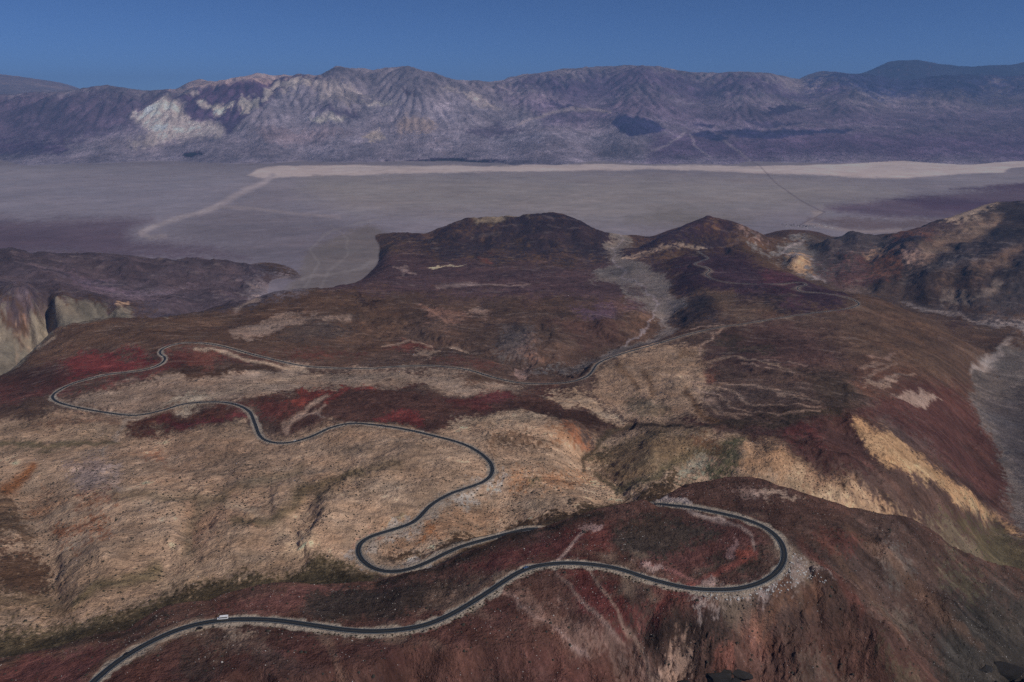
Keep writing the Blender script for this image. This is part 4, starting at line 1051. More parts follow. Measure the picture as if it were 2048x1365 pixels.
# gravel shoulders of the road
_t = np.gradient(RD, axis=0); _t /= np.linalg.norm(_t[:, :2], axis=1)[:, None]
side_ = (RR * SU[None] - RD[RDK, 0]) * -_t[RDK, 1] + (RR * CU[None] - RD[RDK, 1]) * _t[RDK, 0]
nearr = sstep(520, 420, RDK.astype(np.float32))
wsh = np.where(side_ > 0, 4.0, 6.2) * nearr + (5.2 - 1.5 * sstep(1300, 1700, RDK.astype(np.float32))) * (1 - nearr)
sh = sstep(1.0, -1.0, RDD - wsh + sn(0.006, .008, 380) * 1.0 - 0.0006 * RR)[..., None]
sh *= (1 - 0.5 * sstep(1100, 1600, RDK.astype(np.float32)))[..., None]
CA = CA * (1 - sh) + (lin((132, 120, 108)) / KLIT).astype(np.float32) * sh * (1 + 0.06 * fine[..., None])
sh2 = (sstep(22, 5, RDD + sn(0.012, .016, 381) * 7) * 0.45 * sstep(-.6, 1.0, sn(0.03, 0.04, 382)))[..., None]
CA = CA * (1 - sh2) + (lin((118, 102, 88)) / KLIT).astype(np.float32) * sh2
CA = np.clip(CA, 0.012, 0.75)
print('colour', time.time() - _T0)

# ------------------------------------------------------------------ materials
def nodes(name):
    m = bpy.data.materials.new(name); m.use_nodes = True
    nt = m.node_tree; b = nt.nodes["Principled BSDF"]
    return m, nt, b
def mat(name, col, rough=0.6, metal=0.0, noise=0.0, scale=1.0, spec=0.3):
    m, nt, b = nodes(name)
    b.inputs['Roughness'].default_value = rough; b.inputs['Metallic'].default_value = metal
    b.inputs['Specular IOR Level'].default_value = spec
    if noise > 0:
        tc = nt.nodes.new('ShaderNodeTexCoord'); n = nt.nodes.new('ShaderNodeTexNoise'); n.inputs['Scale'].default_value = scale
        n.inputs['Detail'].default_value = 5
        r = nt.nodes.new('ShaderNodeMixRGB'); r.inputs[1].default_value = (*[c * (1 - noise) for c in col], 1); r.inputs[2].default_value = (*[min(c * (1 + noise), 1) for c in col], 1)
        nt.links.new(tc.outputs['Object'], n.inputs['Vector']); nt.links.new(n.outputs['Fac'], r.inputs[0]); nt.links.new(r.outputs[0], b.inputs['Base Color'])
    else:
        b.inputs['Base Color'].default_value = (*col, 1)
    return m
def ground_mat(name, g1, g2, amp, bump):
    """rock and gravel: tint from the mesh's own mineral colours, grain and stones from noise in world metres"""
    m, nt, b = nodes(name)
    N = nt.nodes; Lk = nt.links
    at = N.new('ShaderNodeAttribute'); at.attribute_name = 'mineral_and_shade'
    geo = N.new('ShaderNodeNewGeometry')
    def noise(sc, det, rough=0.6):
        n = N.new('ShaderNodeTexNoise'); n.inputs['Scale'].default_value = sc; n.inputs['Detail'].default_value = det
        n.inputs['Roughness'].default_value = rough
        Lk.new(geo.outputs['Position'], n.inputs['Vector']); return n.outputs['Fac']
    def math_(op, a, bb, c=None):
        n = N.new('ShaderNodeMath'); n.operation = op
        for k, v in enumerate((a, bb, c)):
            if v is None: continue
            if isinstance(v, (int, float)): n.inputs[k].default_value = v
            else: Lk.new(v, n.inputs[k])
        return n.outputs[0]
    a = noise(g1, 5, 0.7); c = noise(g2, 4, 0.65)
    s = math_('ADD', math_('MULTIPLY', math_('SUBTRACT', a, 0.5), amp * 2.2), math_('MULTIPLY', math_('SUBTRACT', c, 0.5), amp * 1.6))
    e = noise(g2 * 0.3, 6, 0.72)
    s = math_('ADD', s, math_('MULTIPLY', math_('SUBTRACT', e, 0.5), amp * 1.3))
    f = math_('ADD', s, 1.0)
    vo = N.new('ShaderNodeTexVoronoi'); vo.inputs['Scale'].default_value = g1 * 0.55
    Lk.new(geo.outputs['Position'], vo.inputs['Vector'])
    sp = math_('LESS_THAN', vo.outputs['Distance'], 0.20)
    sep = N.new('ShaderNodeSeparateColor'); Lk.new(vo.outputs['Color'], sep.inputs[0])
    pale = math_('MULTIPLY', math_('GREATER_THAN', sep.outputs[0], 0.86), sp)
    dark = math_('MULTIPLY', math_('LESS_THAN', sep.outputs[0], 0.35), sp)
    f = math_('ADD', f, math_('MULTIPLY', pale, 0.55 if bump else 0.0))
    f = math_('SUBTRACT', f, math_('MULTIPLY', dark, 0.30 if bump else 0.0))
    mx = N.new('ShaderNodeVectorMath'); mx.operation = 'SCALE'
    Lk.new(at.outputs['Color'], mx.inputs[0]); Lk.new(f, mx.inputs['Scale'])
    Lk.new(mx.outputs[0], b.inputs['Base Color'])
    b.inputs['Roughness'].default_value = 0.95; b.inputs['Specular IOR Level'].default_value = 0.05
    if bump:
        bp = N.new('ShaderNodeBump'); bp.inputs['Strength'].default_value = 0.8; bp.inputs['Distance'].default_value = bump
        hh = math_('ADD', math_('ADD', a, math_('MULTIPLY', c, 2.5)), math_('MULTIPLY', e, 6.0))
        Lk.new(hh, bp.inputs['Height']); Lk.new(bp.outputs[0], b.inputs['Normal'])
    return m
M_TER = ground_mat('rock_and_gravel', 0.45, 0.09, 0.38, 3.0)
M_VAL = ground_mat('valley_gravel', 0.03, 0.006, 0.20, 0)
M_MNT = ground_mat('range_rock', 0.02, 0.005, 0.5, 40.0)

# ------------------------------------------------------------------ ground meshes
XX = (RR * SU[None, :] * S).astype(np.float32); YY = (RR * CU[None, :] * S).astype(np.float32); ZZ = Z * S
fc = lambda a: a[:-1, :-1]
playa = np.zeros((NV, NU), bool)
def cls_mask(txt, sheet):
    pts = [cast(sheet, a, b) for a, b in parse(txt)]
    r_ = poly_mask([(a, float(wof(b))) for a, b in pts], 2, 0.6)
    mk = np.zeros((NV, NU), bool); mk[r_[0]] = r_[1] > 0.5; return mk
playa = cls_mask([l for l in PV.split('\n') if l.startswith('152,136,134')][0].split(' ', 3)[3], ZV) & isV
kind = np.zeros((NV, NU), np.int8); kind[isV] = 1; kind[playa] = 2; kind[isM] = 3
def tagp(o, label=None, cat=None, group=None, kind_=None):
    if label: o['label'] = label
    if cat: o['category'] = cat
    if group: o['group'] = group
    if kind_: o['kind'] = kind_
    return o
def ground(name, sel, mat_, rows=slice(None), step=1):
    idx = np.full(NV * NU, -1, np.int64)
    q = sel[:-1, :-1]
    ii, jj = np.nonzero(q)
    a = ii * NU + jj
    quads = np.stack([a, a + 1, a + NU + 1, a + NU], 1)
    used = np.unique(quads); idx[used] = np.arange(len(used))
    quads = idx[quads].astype(np.int32)
    me = bpy.data.meshes.new(name)
    me.vertices.add(len(used)); me.loops.add(quads.size); me.polygons.add(len(quads))
    co = np.stack([XX.ravel()[used], YY.ravel()[used], ZZ.ravel()[used]], 1).astype(np.float32)
    me.vertices.foreach_set('co', co.ravel())
    me.loops.foreach_set('vertex_index', quads.ravel())
    me.polygons.foreach_set('loop_start', np.arange(0, quads.size, 4, dtype=np.int32))
    me.polygons.foreach_set('use_smooth', np.ones(len(quads), bool))
    me.update(calc_edges=True)
    at = me.attributes.new('mineral_and_shade', 'FLOAT_COLOR', 'POINT')
    c = np.ones((len(used), 4), np.float32); c[:, :3] = CA.reshape(-1, 3)[used]
    at.data.foreach_set('color', c.ravel())
    me.materials.append(mat_)
    o = bpy.data.objects.new(name, me); COL.objects.link(o); o['kind'] = 'structure'
    return o
ground('terrain', kind == 0, M_TER)
ground('valley_floor', kind == 1, M_VAL)
ground('dry_lake_bed', kind == 2, M_VAL)
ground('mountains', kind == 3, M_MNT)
print('meshes', time.time() - _T0)
# ------------------------------------------------------------------ helpers for things
import bmesh
def gz(x, y):
    return float(grid_at(Z, math.atan2(x, y), math.log(math.hypot(x, y))))
def proj(x, y, z):
    c, s = math.cos(PITCH), math.sin(PITCH)
    f = y * c - (z - CAMZ) * s; u_ = y * s + (z - CAMZ) * c
    return 1024 + FPX * x / f, 682.5 - FPX * u_ / f
def at(px, py):
    th, lr = cast(Z, px, py, 300.0)
    r = math.exp(lr); return r * math.sin(th), r * math.cos(th)
def emp(name, loc=(0, 0, 0), rz=0.0, pitch=0.0):
    o = bpy.data.objects.new(name, None); COL.objects.link(o)
    o.empty_display_size = 0.5
    o.location = loc; o.rotation_euler = (0, -pitch, rz); return o
def mk(name, bm, m, parent=None, smooth_=False):
    me = bpy.data.meshes.new(name); bm.normal_update(); bm.to_mesh(me); bm.free()
    if smooth_: me.polygons.foreach_set('use_smooth', [True] * len(me.polygons))
    me.materials.append(m)
    o = bpy.data.objects.new(name, me); COL.objects.link(o); o.parent = parent; return o
def bxm(bm, x0, x1, y0, y1, z0, z1, bev=0.0, tx=0.0, ty=0.0):
    vs = []
    for z, k in ((z0, 0), (z1, 1)):
        for x, y in ((x0 + tx * k, y0 + ty * k), (x1 - tx * k, y0 + ty * k), (x1 - tx * k, y1 - ty * k), (x0 + tx * k, y1 - ty * k)):
            vs.append(bm.verts.new((x, y, z)))
    fs = [(3, 2, 1, 0), (4, 5, 6, 7), (0, 1, 5, 4), (1, 2, 6, 5), (2, 3, 7, 6), (3, 0, 4, 7)]
    new = [bm.faces.new([vs[i] for i in f]) for f in fs]
    if bev:
        es = {e for f in new for e in f.edges}
        bmesh.ops.bevel(bm, geom=list(es), offset=bev, segments=2, affect='EDGES')
def prof(bm, pts, hw, bev=0.05, narrow=0.0, ztop=None):
    """side outline (x,z) extruded to +-hw, narrowing towards the top"""
    zs = [p[1] for p in pts]; z0, z1 = min(zs), max(zs)
    L = [];R = []
    for x, z in pts:
        w = hw - narrow * (z - z0) / (z1 - z0 + 1e-6)
        L.append(bm.verts.new((x, w, z))); R.append(bm.verts.new((x, -w, z)))
    fl = bm.faces.new(L); fr = bm.faces.new(R[::-1]); n = len(pts)
    for k in range(n):
        bm.faces.new([L[(k + 1) % n], L[k], R[k], R[(k + 1) % n]])
    bmesh.ops.recalc_face_normals(bm, faces=bm.faces[:])
    if bev:
        bmesh.ops.bevel(bm, geom=list(set(fl.edges) | set(fr.edges)), offset=bev, segments=2, affect='EDGES')
def cyl(bm, c, r, h, axis='Y', n=16):
    res = bmesh.ops.create_cone(bm, cap_ends=True, segments=n, radius1=r, radius2=r, depth=h)
    M = Matrix.Translation(c)
    if axis == 'Y': M = M @ Matrix.Rotation(math.pi / 2, 4, 'X')
    if axis == 'X': M = M @ Matrix.Rotation(math.pi / 2, 4, 'Y')
    bmesh.ops.transform(bm, matrix=M, verts=res['verts'])

# ------------------------------------------------------------------ road, lines
M_ASPH = mat('asphalt', (0.020, 0.024, 0.031), 0.85, noise=0.12, scale=0.3, spec=0.25)
M_LINE = mat('white_road_paint', (0.62, 0.62, 0.60), 0.6, noise=0.08, scale=0.5)
M_YEL = mat('yellow_road_paint', (0.16, 0.12, 0.05), 0.6, noise=0.1, scale=0.5)
RW = RD * S
tan_ = np.gradient(RW, axis=0); tl = np.linalg.norm(tan_[:, :2], axis=1)
TX, TY = tan_[:, 0] / tl, tan_[:, 1] / tl
NX, NY = -TY, TX                        # left of the direction away from the viewer's lower left
def ribbon(name, offs, zo, m, i0=0, i1=None, skirt=0.0, wob=0.0, kindtag=True):
    i1 = len(RW) if i1 is None else i1
    n = i1 - i0; a, b = offs
    sec = [(a, zo), (b, zo)] if not skirt else [(a - 0.25, zo - skirt), (a, zo), (b, zo), (b + 0.25, zo - skirt)]
    vs = np.zeros((n, len(sec), 3))
    for k, (o_, z_) in enumerate(sec):
        vs[:, k, 0] = RW[i0:i1, 0] + NX[i0:i1] * o_; vs[:, k, 1] = RW[i0:i1, 1] + NY[i0:i1] * o_; vs[:, k, 2] = RW[i0:i1, 2] + z_
    c = len(sec)
    fs = [(i * c + k + 1, i * c + k, (i + 1) * c + k, (i + 1) * c + k + 1) for i in range(n - 1) for k in range(c - 1)]
    return vs.reshape(-1, 3), fs
def build(name, parts, m):
    V_, F_ = [], []; o_ = 0
    for v, f in parts:
        V_ += v.tolist(); F_ += [tuple(i + o_ for i in q) for q in f]; o_ += len(v)
    me = bpy.data.meshes.new(name); me.from_pydata(V_, [], F_); me.update(); me.materials.append(m)
    o = bpy.data.objects.new(name, me); COL.objects.link(o); return o
HALF = 3.45
o = build('road', [ribbon('r', (-HALF, HALF), 0.0, M_ASPH, skirt=0.8)], M_ASPH); o['kind'] = 'structure'
o = build('road_edge_lines', [ribbon('l', (s_ * 3.12 - 0.09, s_ * 3.12 + 0.09), 0.006, M_LINE) for s_ in (-1, 1)], M_LINE); o['kind'] = 'structure'
o = build('road_centre_line', [ribbon('l', (s_ * 0.13 - 0.045, s_ * 0.13 + 0.045), 0.006, M_YEL) for s_ in (-1, 1)], M_YEL); o['kind'] = 'structure'
RPX = np.array([proj(*p) for p in RD])
def ridx(px, py):
    return int(np.argmin((RPX[:, 0] - px) ** 2 + (RPX[:, 1] - py) ** 2))

# ------------------------------------------------------------------ guardrails
M_GALV = mat('galvanised_steel', (0.42, 0.43, 0.44), 0.5, 0.5, noise=0.1, scale=2)
M_POST = mat('weathered_post_wood', (0.40, 0.36, 0.30), 0.85, noise=0.2, scale=3)
def guardrail(i0, i1, side, label, off=HALF + 0.9):
    idx = list(range(i0, i1))
    c0 = np.array([RW[idx[0], 0] + NX[idx[0]] * side * off, RW[idx[0], 1] + NY[idx[0]] * side * off, RW[idx[0], 2] - 0.3])
    root = emp('guardrail', c0)
    bm = bmesh.new(); prev = None
    shape = [(0, .45), (.06, .52), (0, .59), (0, .63), (.06, .70), (0, .77), (-.04, .77), (-.04, .45)]
    pts = [(RW[i, 0] + NX[i] * side * off, RW[i, 1] + NY[i] * side * off, RW[i, 2] - 0.3, NX[i] * side, NY[i] * side) for i in idx]
    for x, y, z, nx, ny in pts:
        ring = [bm.verts.new((x - nx * a - c0[0], y - ny * a - c0[1], z + b + 0.1 - c0[2])) for a, b in shape]
        if prev:
            for k in range(len(ring)):
                bm.faces.new([prev[k], prev[(k + 1) % len(ring)], ring[(k + 1) % len(ring)], ring[k]])
        else: bm.faces.new(ring)
        prev = ring
    bm.faces.new(prev[::-1]); bmesh.ops.recalc_face_normals(bm, faces=bm.faces[:])
    mk('rail', bm, M_GALV, root)
    acc = 0; nposts = 0; last = None
    bm0 = bmesh.new(); bxm(bm0, -.1, .1, -.1, .1, -0.6, 0.92, 0.015)
    first = None
    for k, (x, y, z, nx, ny) in enumerate(pts):
        if last is None or math.hypot(x - last[0], y - last[1]) > 3.8:
            if nposts >= 95: break
            loc = (x + nx * .14 - c0[0], y + ny * .14 - c0[1], z - c0[2])
            if first is None: first = mk('post', bm0, M_POST, root); po = first
            else: po = first.copy(); COL.objects.link(po); po.parent = root
            po.location = loc; po.rotation_euler = (0, 0, math.atan2(ny, nx))
            last = (x, y); nposts += 1
    tagp(root, label, 'guardrail', 'guardrails along the mountain road')
guardrail(ridx(1385, 1178), ridx(1568, 1112), -1, 'long steel guardrail with pale posts round the near right-hand road loop above the boulder slope')
guardrail(ridx(800, 1142), ridx(716, 1098), 1 if False else -1, 'guardrail on the outside of the tight hairpin bend in the tan gully')
guardrail(ridx(968, 961), ridx(950, 900), -1, 'guardrail on the outside of the bend at the end of the tan spur')
guardrail(ridx(500, 828), ridx(440, 805), -1, 'far guardrail at the top of the bend above the dark red knoll')

# ------------------------------------------------------------------ vehicles (x forward, z up)
M_TYRE = mat('tyre_rubber', (0.018, 0.018, 0.018), 0.9)
M_RIM = mat('wheel_metal', (0.45, 0.45, 0.46), 0.35, 0.8)
M_GLASS = mat('dark_window_glass', (0.012, 0.014, 0.018), 0.08, 0.0, spec=0.8)
M_LAMP = mat('headlamp_glass', (0.75, 0.75, 0.72), 0.15, spec=0.8)
M_TAIL = mat('red_lamp_glass', (0.35, 0.02, 0.02), 0.3)
M_TRIM = mat('black_trim', (0.02, 0.02, 0.02), 0.6)
def wheels(root, xs, hw, r, w):
    for x in xs:
        for s_ in (-1, 1):
            bm = bmesh.new(); cyl(bm, (0, 0, 0), r, w, 'Y', 20)
            wh = mk('wheel', bm, M_TYRE, root, False); wh.location = (x, s_ * (hw - w / 2 + 0.01), r)
            bm = bmesh.new(); cyl(bm, (0, s_ * (w / 2 + .005), 0), r * 0.6, 0.03, 'Y', 12)
            mk('rim', bm, M_RIM, wh)
def lamps(root, xf, xr, hw, z, sz=0.16):
    for s_ in (-1, 1):
        bm = bmesh.new(); bxm(bm, xf - .06, xf + .03, s_ * hw - .17, s_ * hw + .17, z - sz / 2, z + sz / 2, .02); mk('headlight', bm, M_LAMP, root)
        bm = bmesh.new(); bxm(bm, xr - .03, xr + .06, s_ * hw - .12, s_ * hw + .12, z - sz / 2 + .1, z + sz / 2 + .1, .02); mk('tail_light', bm, M_TAIL, root)
def glass_side(root, poly, hw0, z0, hw1, z1, name='side_window'):
    for s_ in (-1, 1):
        bm = bmesh.new()
        def w(z): return hw0 + (hw1 - hw0) * (z - z0) / (z1 - z0)
        a = [bm.verts.new((x, s_ * (w(z) + .012), z)) for x, z in poly]; b = [bm.verts.new((x, s_ * (w(z) - .02), z)) for x, z in poly]
        bm.faces.new(a if s_ < 0 else a[::-1]); bm.faces.new(b[::-1] if s_ < 0 else b)
        for k in range(len(poly)): bm.faces.new([a[k], b[k], b[(k + 1) % len(poly)], a[(k + 1) % len(poly)]])
        bmesh.ops.recalc_face_normals(bm, faces=bm.faces[:])
        mk(name, bm, M_GLASS, root)
def pane(root, name, x0, z0, x1, z1, hw0, hw1, off=.02):
    bm = bmesh.new(); d = Vector((z1 - z0, 0, x0 - x1)).normalized()
    if d.z < 0: d = -d
    q = [(x0, -hw0, z0), (x0, hw0, z0), (x1, hw1, z1), (x1, -hw1, z1)]
    a = [bm.verts.new(Vector(p) + d * off) for p in q]; b = [bm.verts.new(Vector(p) - d * .02) for p in q]
    bm.faces.new(a); bm.faces.new(b[::-1])
    for k in range(4): bm.faces.new([a[k], b[k], b[(k + 1) % 4], a[(k + 1) % 4]])
    bmesh.ops.recalc_face_normals(bm, faces=bm.faces[:]); mk(name, bm, M_GLASS, root)
def sedan(name, paint_, label, L=4.6):
    root = emp(name); h = L / 2
    bm = bmesh.new()
    prof(bm, [(-h, .35), (-h + .02, .85), (-h + .15, .95), (-h + .8, .98), (.85, .95), (h - .25, .78), (h, .62), (h, .35), (h - .3, .24), (-h + .3, .24)], .90, .07, .08)
    mk('body', bm, paint_, root)
    bm = bmesh.new(); prof(bm, [(-h + .55, .95), (-h + 1.2, 1.40), (-h + 1.7, 1.46), (.25, 1.44), (1.05, .93)], .82, .05, .18)
    mk('cabin', bm, paint_, root)
    glass_side(root, [(-h + .85, .99), (-h + 1.3, 1.36), (.2, 1.38), (.85, .99)], .80, .95, .645, 1.46)
    pane(root, 'windscreen', 1.0, .97, .3, 1.41, .72, .6); pane(root, 'rear_window', -h + .62, .99, -h + 1.18, 1.38, .72, .6)
    wheels(root, (-h + .85, h - .85), .90, .33, .22); lamps(root, h - .02, -h, .62, .66)
    bm = bmesh.new(); bxm(bm, h - .03, h + .05, -.75, .75, .3, .48, .03); mk('bumper', bm, M_TRIM, root)
    tagp(root, label, 'car'); return root
def suv(name, paint_, label):
    root = emp(name); h = 2.35; bm = bmesh.new()
    prof(bm, [(-h, .4), (-h, 1.0), (-h + .1, 1.1), (1.0, 1.08), (h - .2, .95), (h, .8), (h, .4), (h - .3, .28), (-h + .3, .28)], .94, .07, .07); mk('body', bm, paint_, root)
    bm = bmesh.new(); prof(bm, [(-h + .08, 1.06), (-h + .35, 1.68), (-h + .6, 1.74), (.35, 1.72), (1.15, 1.05)], .86, .05, .16); mk('cabin', bm, paint_, root)
    glass_side(root, [(-h + .3, 1.12), (-h + .5, 1.6), (.3, 1.64), (.95, 1.12)], .85, 1.05, .70, 1.74)
    pane(root, 'windscreen', 1.1, 1.08, .42, 1.68, .76, .64); pane(root, 'rear_window', -h + .12, 1.14, -h + .32, 1.62, .74, .64)
    for s_ in (-1, 1):
        bm = bmesh.new(); bxm(bm, -h + .5, .2, s_ * .6 - .02, s_ * .6 + .02, 1.78, 1.82); mk('roof_rail', bm, M_TRIM, root)
    wheels(root, (-h + .9, h - .9), .94, .38, .25); lamps(root, h - .02, -h, .68, .85)
    tagp(root, label, 'car'); return root
def pickup(name, paint_, label):
    root = emp(name); h = 2.85; bm = bmesh.new()
    prof(bm, [(-h, .5), (-h, 1.12), (1.25, 1.15), (h - .15, 1.08), (h, .95), (h, .5), (h - .3, .38), (-h + .3, .38)], .98, .06, .06); mk('body', bm, paint_, root)
    bm = bmesh.new(); prof(bm, [(-.95, 1.12), (-.85, 1.75), (-.6, 1.82), (.75, 1.80), (1.45, 1.14)], .90, .05, .16); mk('cabin', bm, paint_, root)
    glass_side(root, [(-.75, 1.2), (-.68, 1.68), (.68, 1.70), (1.22, 1.2)], .89, 1.12, .74, 1.82)
    pane(root, 'windscreen', 1.42, 1.16, .82, 1.75, .78, .66); pane(root, 'rear_window', -.94, 1.25, -.87, 1.66, .7, .64)
    bm = bmesh.new(); bxm(bm, -h + .12, -1.05, -.78, .78, 1.125, 1.14); mk('truck_bed', bm, M_TRIM, root)
    wheels(root, (-h + 1.1, h - 1.0), .98, .41, .27); lamps(root, h - .02, -h, .72, .9)
    bm = bmesh.new(); bxm(bm, h - .05, h + .08, -.9, .9, .45, .65, .03); mk('bumper', bm, M_RIM, root)
    tagp(root, label, 'pickup truck'); return root
def shuttle(name, paint_, label):
    root = emp(name); h = 4.5; bm = bmesh.new()
    prof(bm, [(-h, .5), (-h + .02, 3.0), (-h + .15, 3.15), (2.05, 3.15), (2.55, 2.95), (2.75, 2.3), (2.75, .5)], 1.2, .10, .05); mk('body', bm, paint_, root)
    bm = bmesh.new(); prof(bm, [(2.7, .45), (2.7, 1.95), (3.05, 1.62), (4.2, 1.38), (4.45, 1.15), (4.5, .5)], 1.02, .08, .08); mk('hood', bm, paint_, root)
    glass_side(root, [(-h + .5, 1.75), (-h + .5, 2.55), (2.0, 2.55), (2.0, 1.75)], 1.2, .5, 1.15, 3.15)
    glass_side(root, [(2.1, 1.6), (2.1, 2.4), (2.5, 2.4), (2.68, 1.6)], 1.2, .5, 1.15, 3.15, 'cab_window')
    pane(root, 'windscreen', 3.0, 1.66, 2.77, 2.42, .98, .95, .04)
    bm = bmesh.new(); bxm(bm, -1.6, -.3, -.55, .55, 3.15, 3.38, .06); mk('roof_air_conditioner', bm, paint_, root)
    bm = bmesh.new(); bxm(bm, .6, 1.1, -.3, .3, 3.15, 3.24, .03); mk('roof_hatch', bm, M_LAMP, root)
    for s_ in (-1, 1):
        bm = bmesh.new(); bxm(bm, -h + .3, 2.4, s_ * 1.21 - .012, s_ * 1.21 + .012, 1.15, 1.25); mk('side_stripe', bm, M_GALV, root)
        bm = bmesh.new(); bxm(bm, 2.9, 3.0, s_ * 1.28 - .1, s_ * 1.28 + .1, 1.9, 2.25, .02); mk('mirror', bm, M_TRIM, root)
    wheels(root, (-h + 1.9, h - .95), 1.15, .43, .28); lamps(root, h - .02, -h, .8, .95, .2)
    bm = bmesh.new(); bxm(bm, h - .02, h + .12, -1.0, 1.0, .42, .62, .03); mk('bumper', bm, M_RIM, root)
    tagp(root, label, 'shuttle bus'); return root
def on_road(root, px, py, heading, lane=1.75, dz=0.0):
    i = ridx(px, py); hx, hy = TX[i] * heading, TY[i] * heading
    rx, ry = hy, -hx                        # right-hand side of the heading
    root.location = (RW[i, 0] + rx * lane, RW[i, 1] + ry * lane, RW[i, 2] + 0.01 + dz)
    sl = (RW[min(i + 3, len(RW) - 1), 2] - RW[i - 3, 2]) / (6 * 2.5 * S) * heading
    root.rotation_euler = (0, -math.atan(sl), math.atan2(hy, hx))
P_WHT = mat('white_vehicle_paint', (0.80, 0.80, 0.82), 0.3, spec=0.5)
P_BLK = mat('black_vehicle_paint', (0.012, 0.012, 0.014), 0.2, spec=0.6)
P_BLU = mat('grey_blue_vehicle_paint', (0.10, 0.16, 0.28), 0.3, 0.2, spec=0.5)
v = shuttle('shuttle_bus', P_WHT, 'white shuttle bus with a hood and a long dark window band on the near road'); on_road(v, 446, 1241, -1)
v = sedan('car', P_BLK, 'black car driving down the near road at the lower left, behind the white shuttle bus' if False else 'black car driving on the asphalt at the lower left end of the road'); on_road(v, 256, 1309, -1)
v = suv('car', P_BLK, 'black car parked on the gravel shoulder below the white shuttle bus'); on_road(v, 402, 1254, 1, 7.2, -0.33)
v = pickup('pickup_truck', P_BLU, 'grey-blue pickup truck on the road before the dirt track turns off'); on_road(v, 1051, 1139, -1)
v = sedan('car', P_WHT, 'small white car in the far S-bend beside the bright red slope'); on_road(v, 324, 717, -1)
v = suv('car', P_WHT, 'white car on the shaded straight above the tan hills'); on_road(v, 591, 883, 1, 1.75)

# ------------------------------------------------------------------ signs
def sign(px, py, col, label, w=.75, hgt=1.9, side_off=1.4):
    i = ridx(px, py); s_ = 1
    x, y = RW[i, 0] + NX[i] * (HALF + side_off), RW[i, 1] + NY[i] * (HALF + side_off)
    root = emp('road_sign', (x, y, RW[i, 2] - .33), math.atan2(TY[i], TX[i]))
    bm = bmesh.new(); bxm(bm, -.05, .05, -.05, .05, -.4, hgt, .01); mk('post', bm, M_POST, root)
    bm = bmesh.new(); bxm(bm, -.075, -.052, -w / 2, w / 2, hgt - w, hgt + .05, .01); mk('sign_panel', bm, col, root)
    tagp(root, label, 'road sign')
M_SY = mat('yellow_sign_face', (0.60, 0.45, 0.16), 0.5); M_SW = mat('white_sign_face', (0.75, 0.75, 0.72), 0.5)
sign(431, 1241, M_SY, 'yellowish warning sign on a post beyond the white shuttle bus', 1.0, 2.4)
sign(410, 1245, M_SW, 'small white marker sign at the road edge ahead of the white shuttle bus', .4, 1.2, .8)
sign(1100, 1131, M_SW, 'small white marker sign near the mouth of the dirt track', .5, 1.4)

# ------------------------------------------------------------------ shrubs
rs = random.Random(4)
def leaf_mat(name, c1, c2):
    m, nt, b = nodes(name); n = nt.nodes.new('ShaderNodeTexNoise'); n.inputs['Scale'].default_value = 2.0
    g = nt.nodes.new('ShaderNodeNewGeometry'); nt.links.new(g.outputs['Position'], n.inputs['Vector'])
    r = nt.nodes.new('ShaderNodeMixRGB'); r.inputs[1].default_value = (*c1, 1); r.inputs[2].default_value = (*c2, 1)
    nt.links.new(n.outputs['Fac'], r.inputs[0]); nt.links.new(r.outputs[0], b.inputs['Base Color']); b.inputs['Roughness'].default_value = 0.9
    return m
M_SHRUB = leaf_mat('creosote_leaves', (0.035, 0.034, 0.018), (0.075, 0.062, 0.032))
M_SCRUB = leaf_mat('dry_scrub', (0.018, 0.017, 0.013), (0.045, 0.038, 0.026))
M_STEM = mat('woody_stem', (0.10, 0.08, 0.06), 0.9)
def shrub_mesh(seed):
    q = random.Random(seed); bm = bmesh.new()
    for k in range(70):
        a = q.uniform(0, 6.283); e = q.uniform(0.15, 1.5); d = q.uniform(.45, 1.0)
        c = Vector((math.cos(a) * math.cos(e), math.sin(a) * math.cos(e), math.sin(e) * .85)) * d
        u1 = Vector((q.gauss(0, 1), q.gauss(0, 1), q.gauss(0, 1))).normalized() * .22
        u2 = u1.cross(Vector((q.gauss(0, 1), q.gauss(0, 1), q.gauss(0, 1)))).normalized() * .14
        bm.faces.new([bm.verts.new(c - u1), bm.verts.new(c + u2), bm.verts.new(c + u1), bm.verts.new(c - u2)])
    for k in range(6):
        a = k * 1.05; t = Vector((math.cos(a) * .5, math.sin(a) * .5, .6)); s1 = Vector((-math.sin(a), math.cos(a), 0)) * .03
        bm.faces.new([bm.verts.new(-s1 + Vector((0, 0, -.1))), bm.verts.new(s1 + Vector((0, 0, -.1))), bm.verts.new(t + s1), bm.verts.new(t - s1)])
    me = bpy.data.meshes.new('desert_shrub'); bm.to_mesh(me); bm.free(); me.materials.append(M_SHRUB); return me
SH = [shrub_mesh(k) for k in range(4)]
shrub_xy = []
i_a, i_b = ridx(640, 1257), ridx(1395, 1180)
def put_shrub(x, y, s_, label, grp):
    o = bpy.data.objects.new('desert_shrub', SH[rs.randrange(4)]); COL.objects.link(o)
    o.location = (x, y, gz(x / S, y / S) * S - 0.05); o.scale = (s_, s_, s_ * rs.uniform(.75, 1.1)); o.rotation_euler = (0, 0, rs.uniform(0, 6.28))
    tagp(o, label, 'shrub', grp); shrub_xy.append((x, y))
for k in range(190):
    i = rs.randrange(i_a, i_b); off = -(HALF + rs.choice([rs.uniform(2.0, 4.5), rs.gauss(5.5, 1.6), rs.gauss(6.5, 2.5)]))
    if abs(off) < HALF + 1.2: continue
    put_shrub(RW[i, 0] + NX[i] * off, RW[i, 1] + NY[i] * off, rs.uniform(.55, 1.25), 'dark rounded shrub on the gravel shoulder along the lower side of the near road', 'shrubs along the lower road shoulder')
i_c, i_d = ridx(240, 1320), ridx(640, 1257)
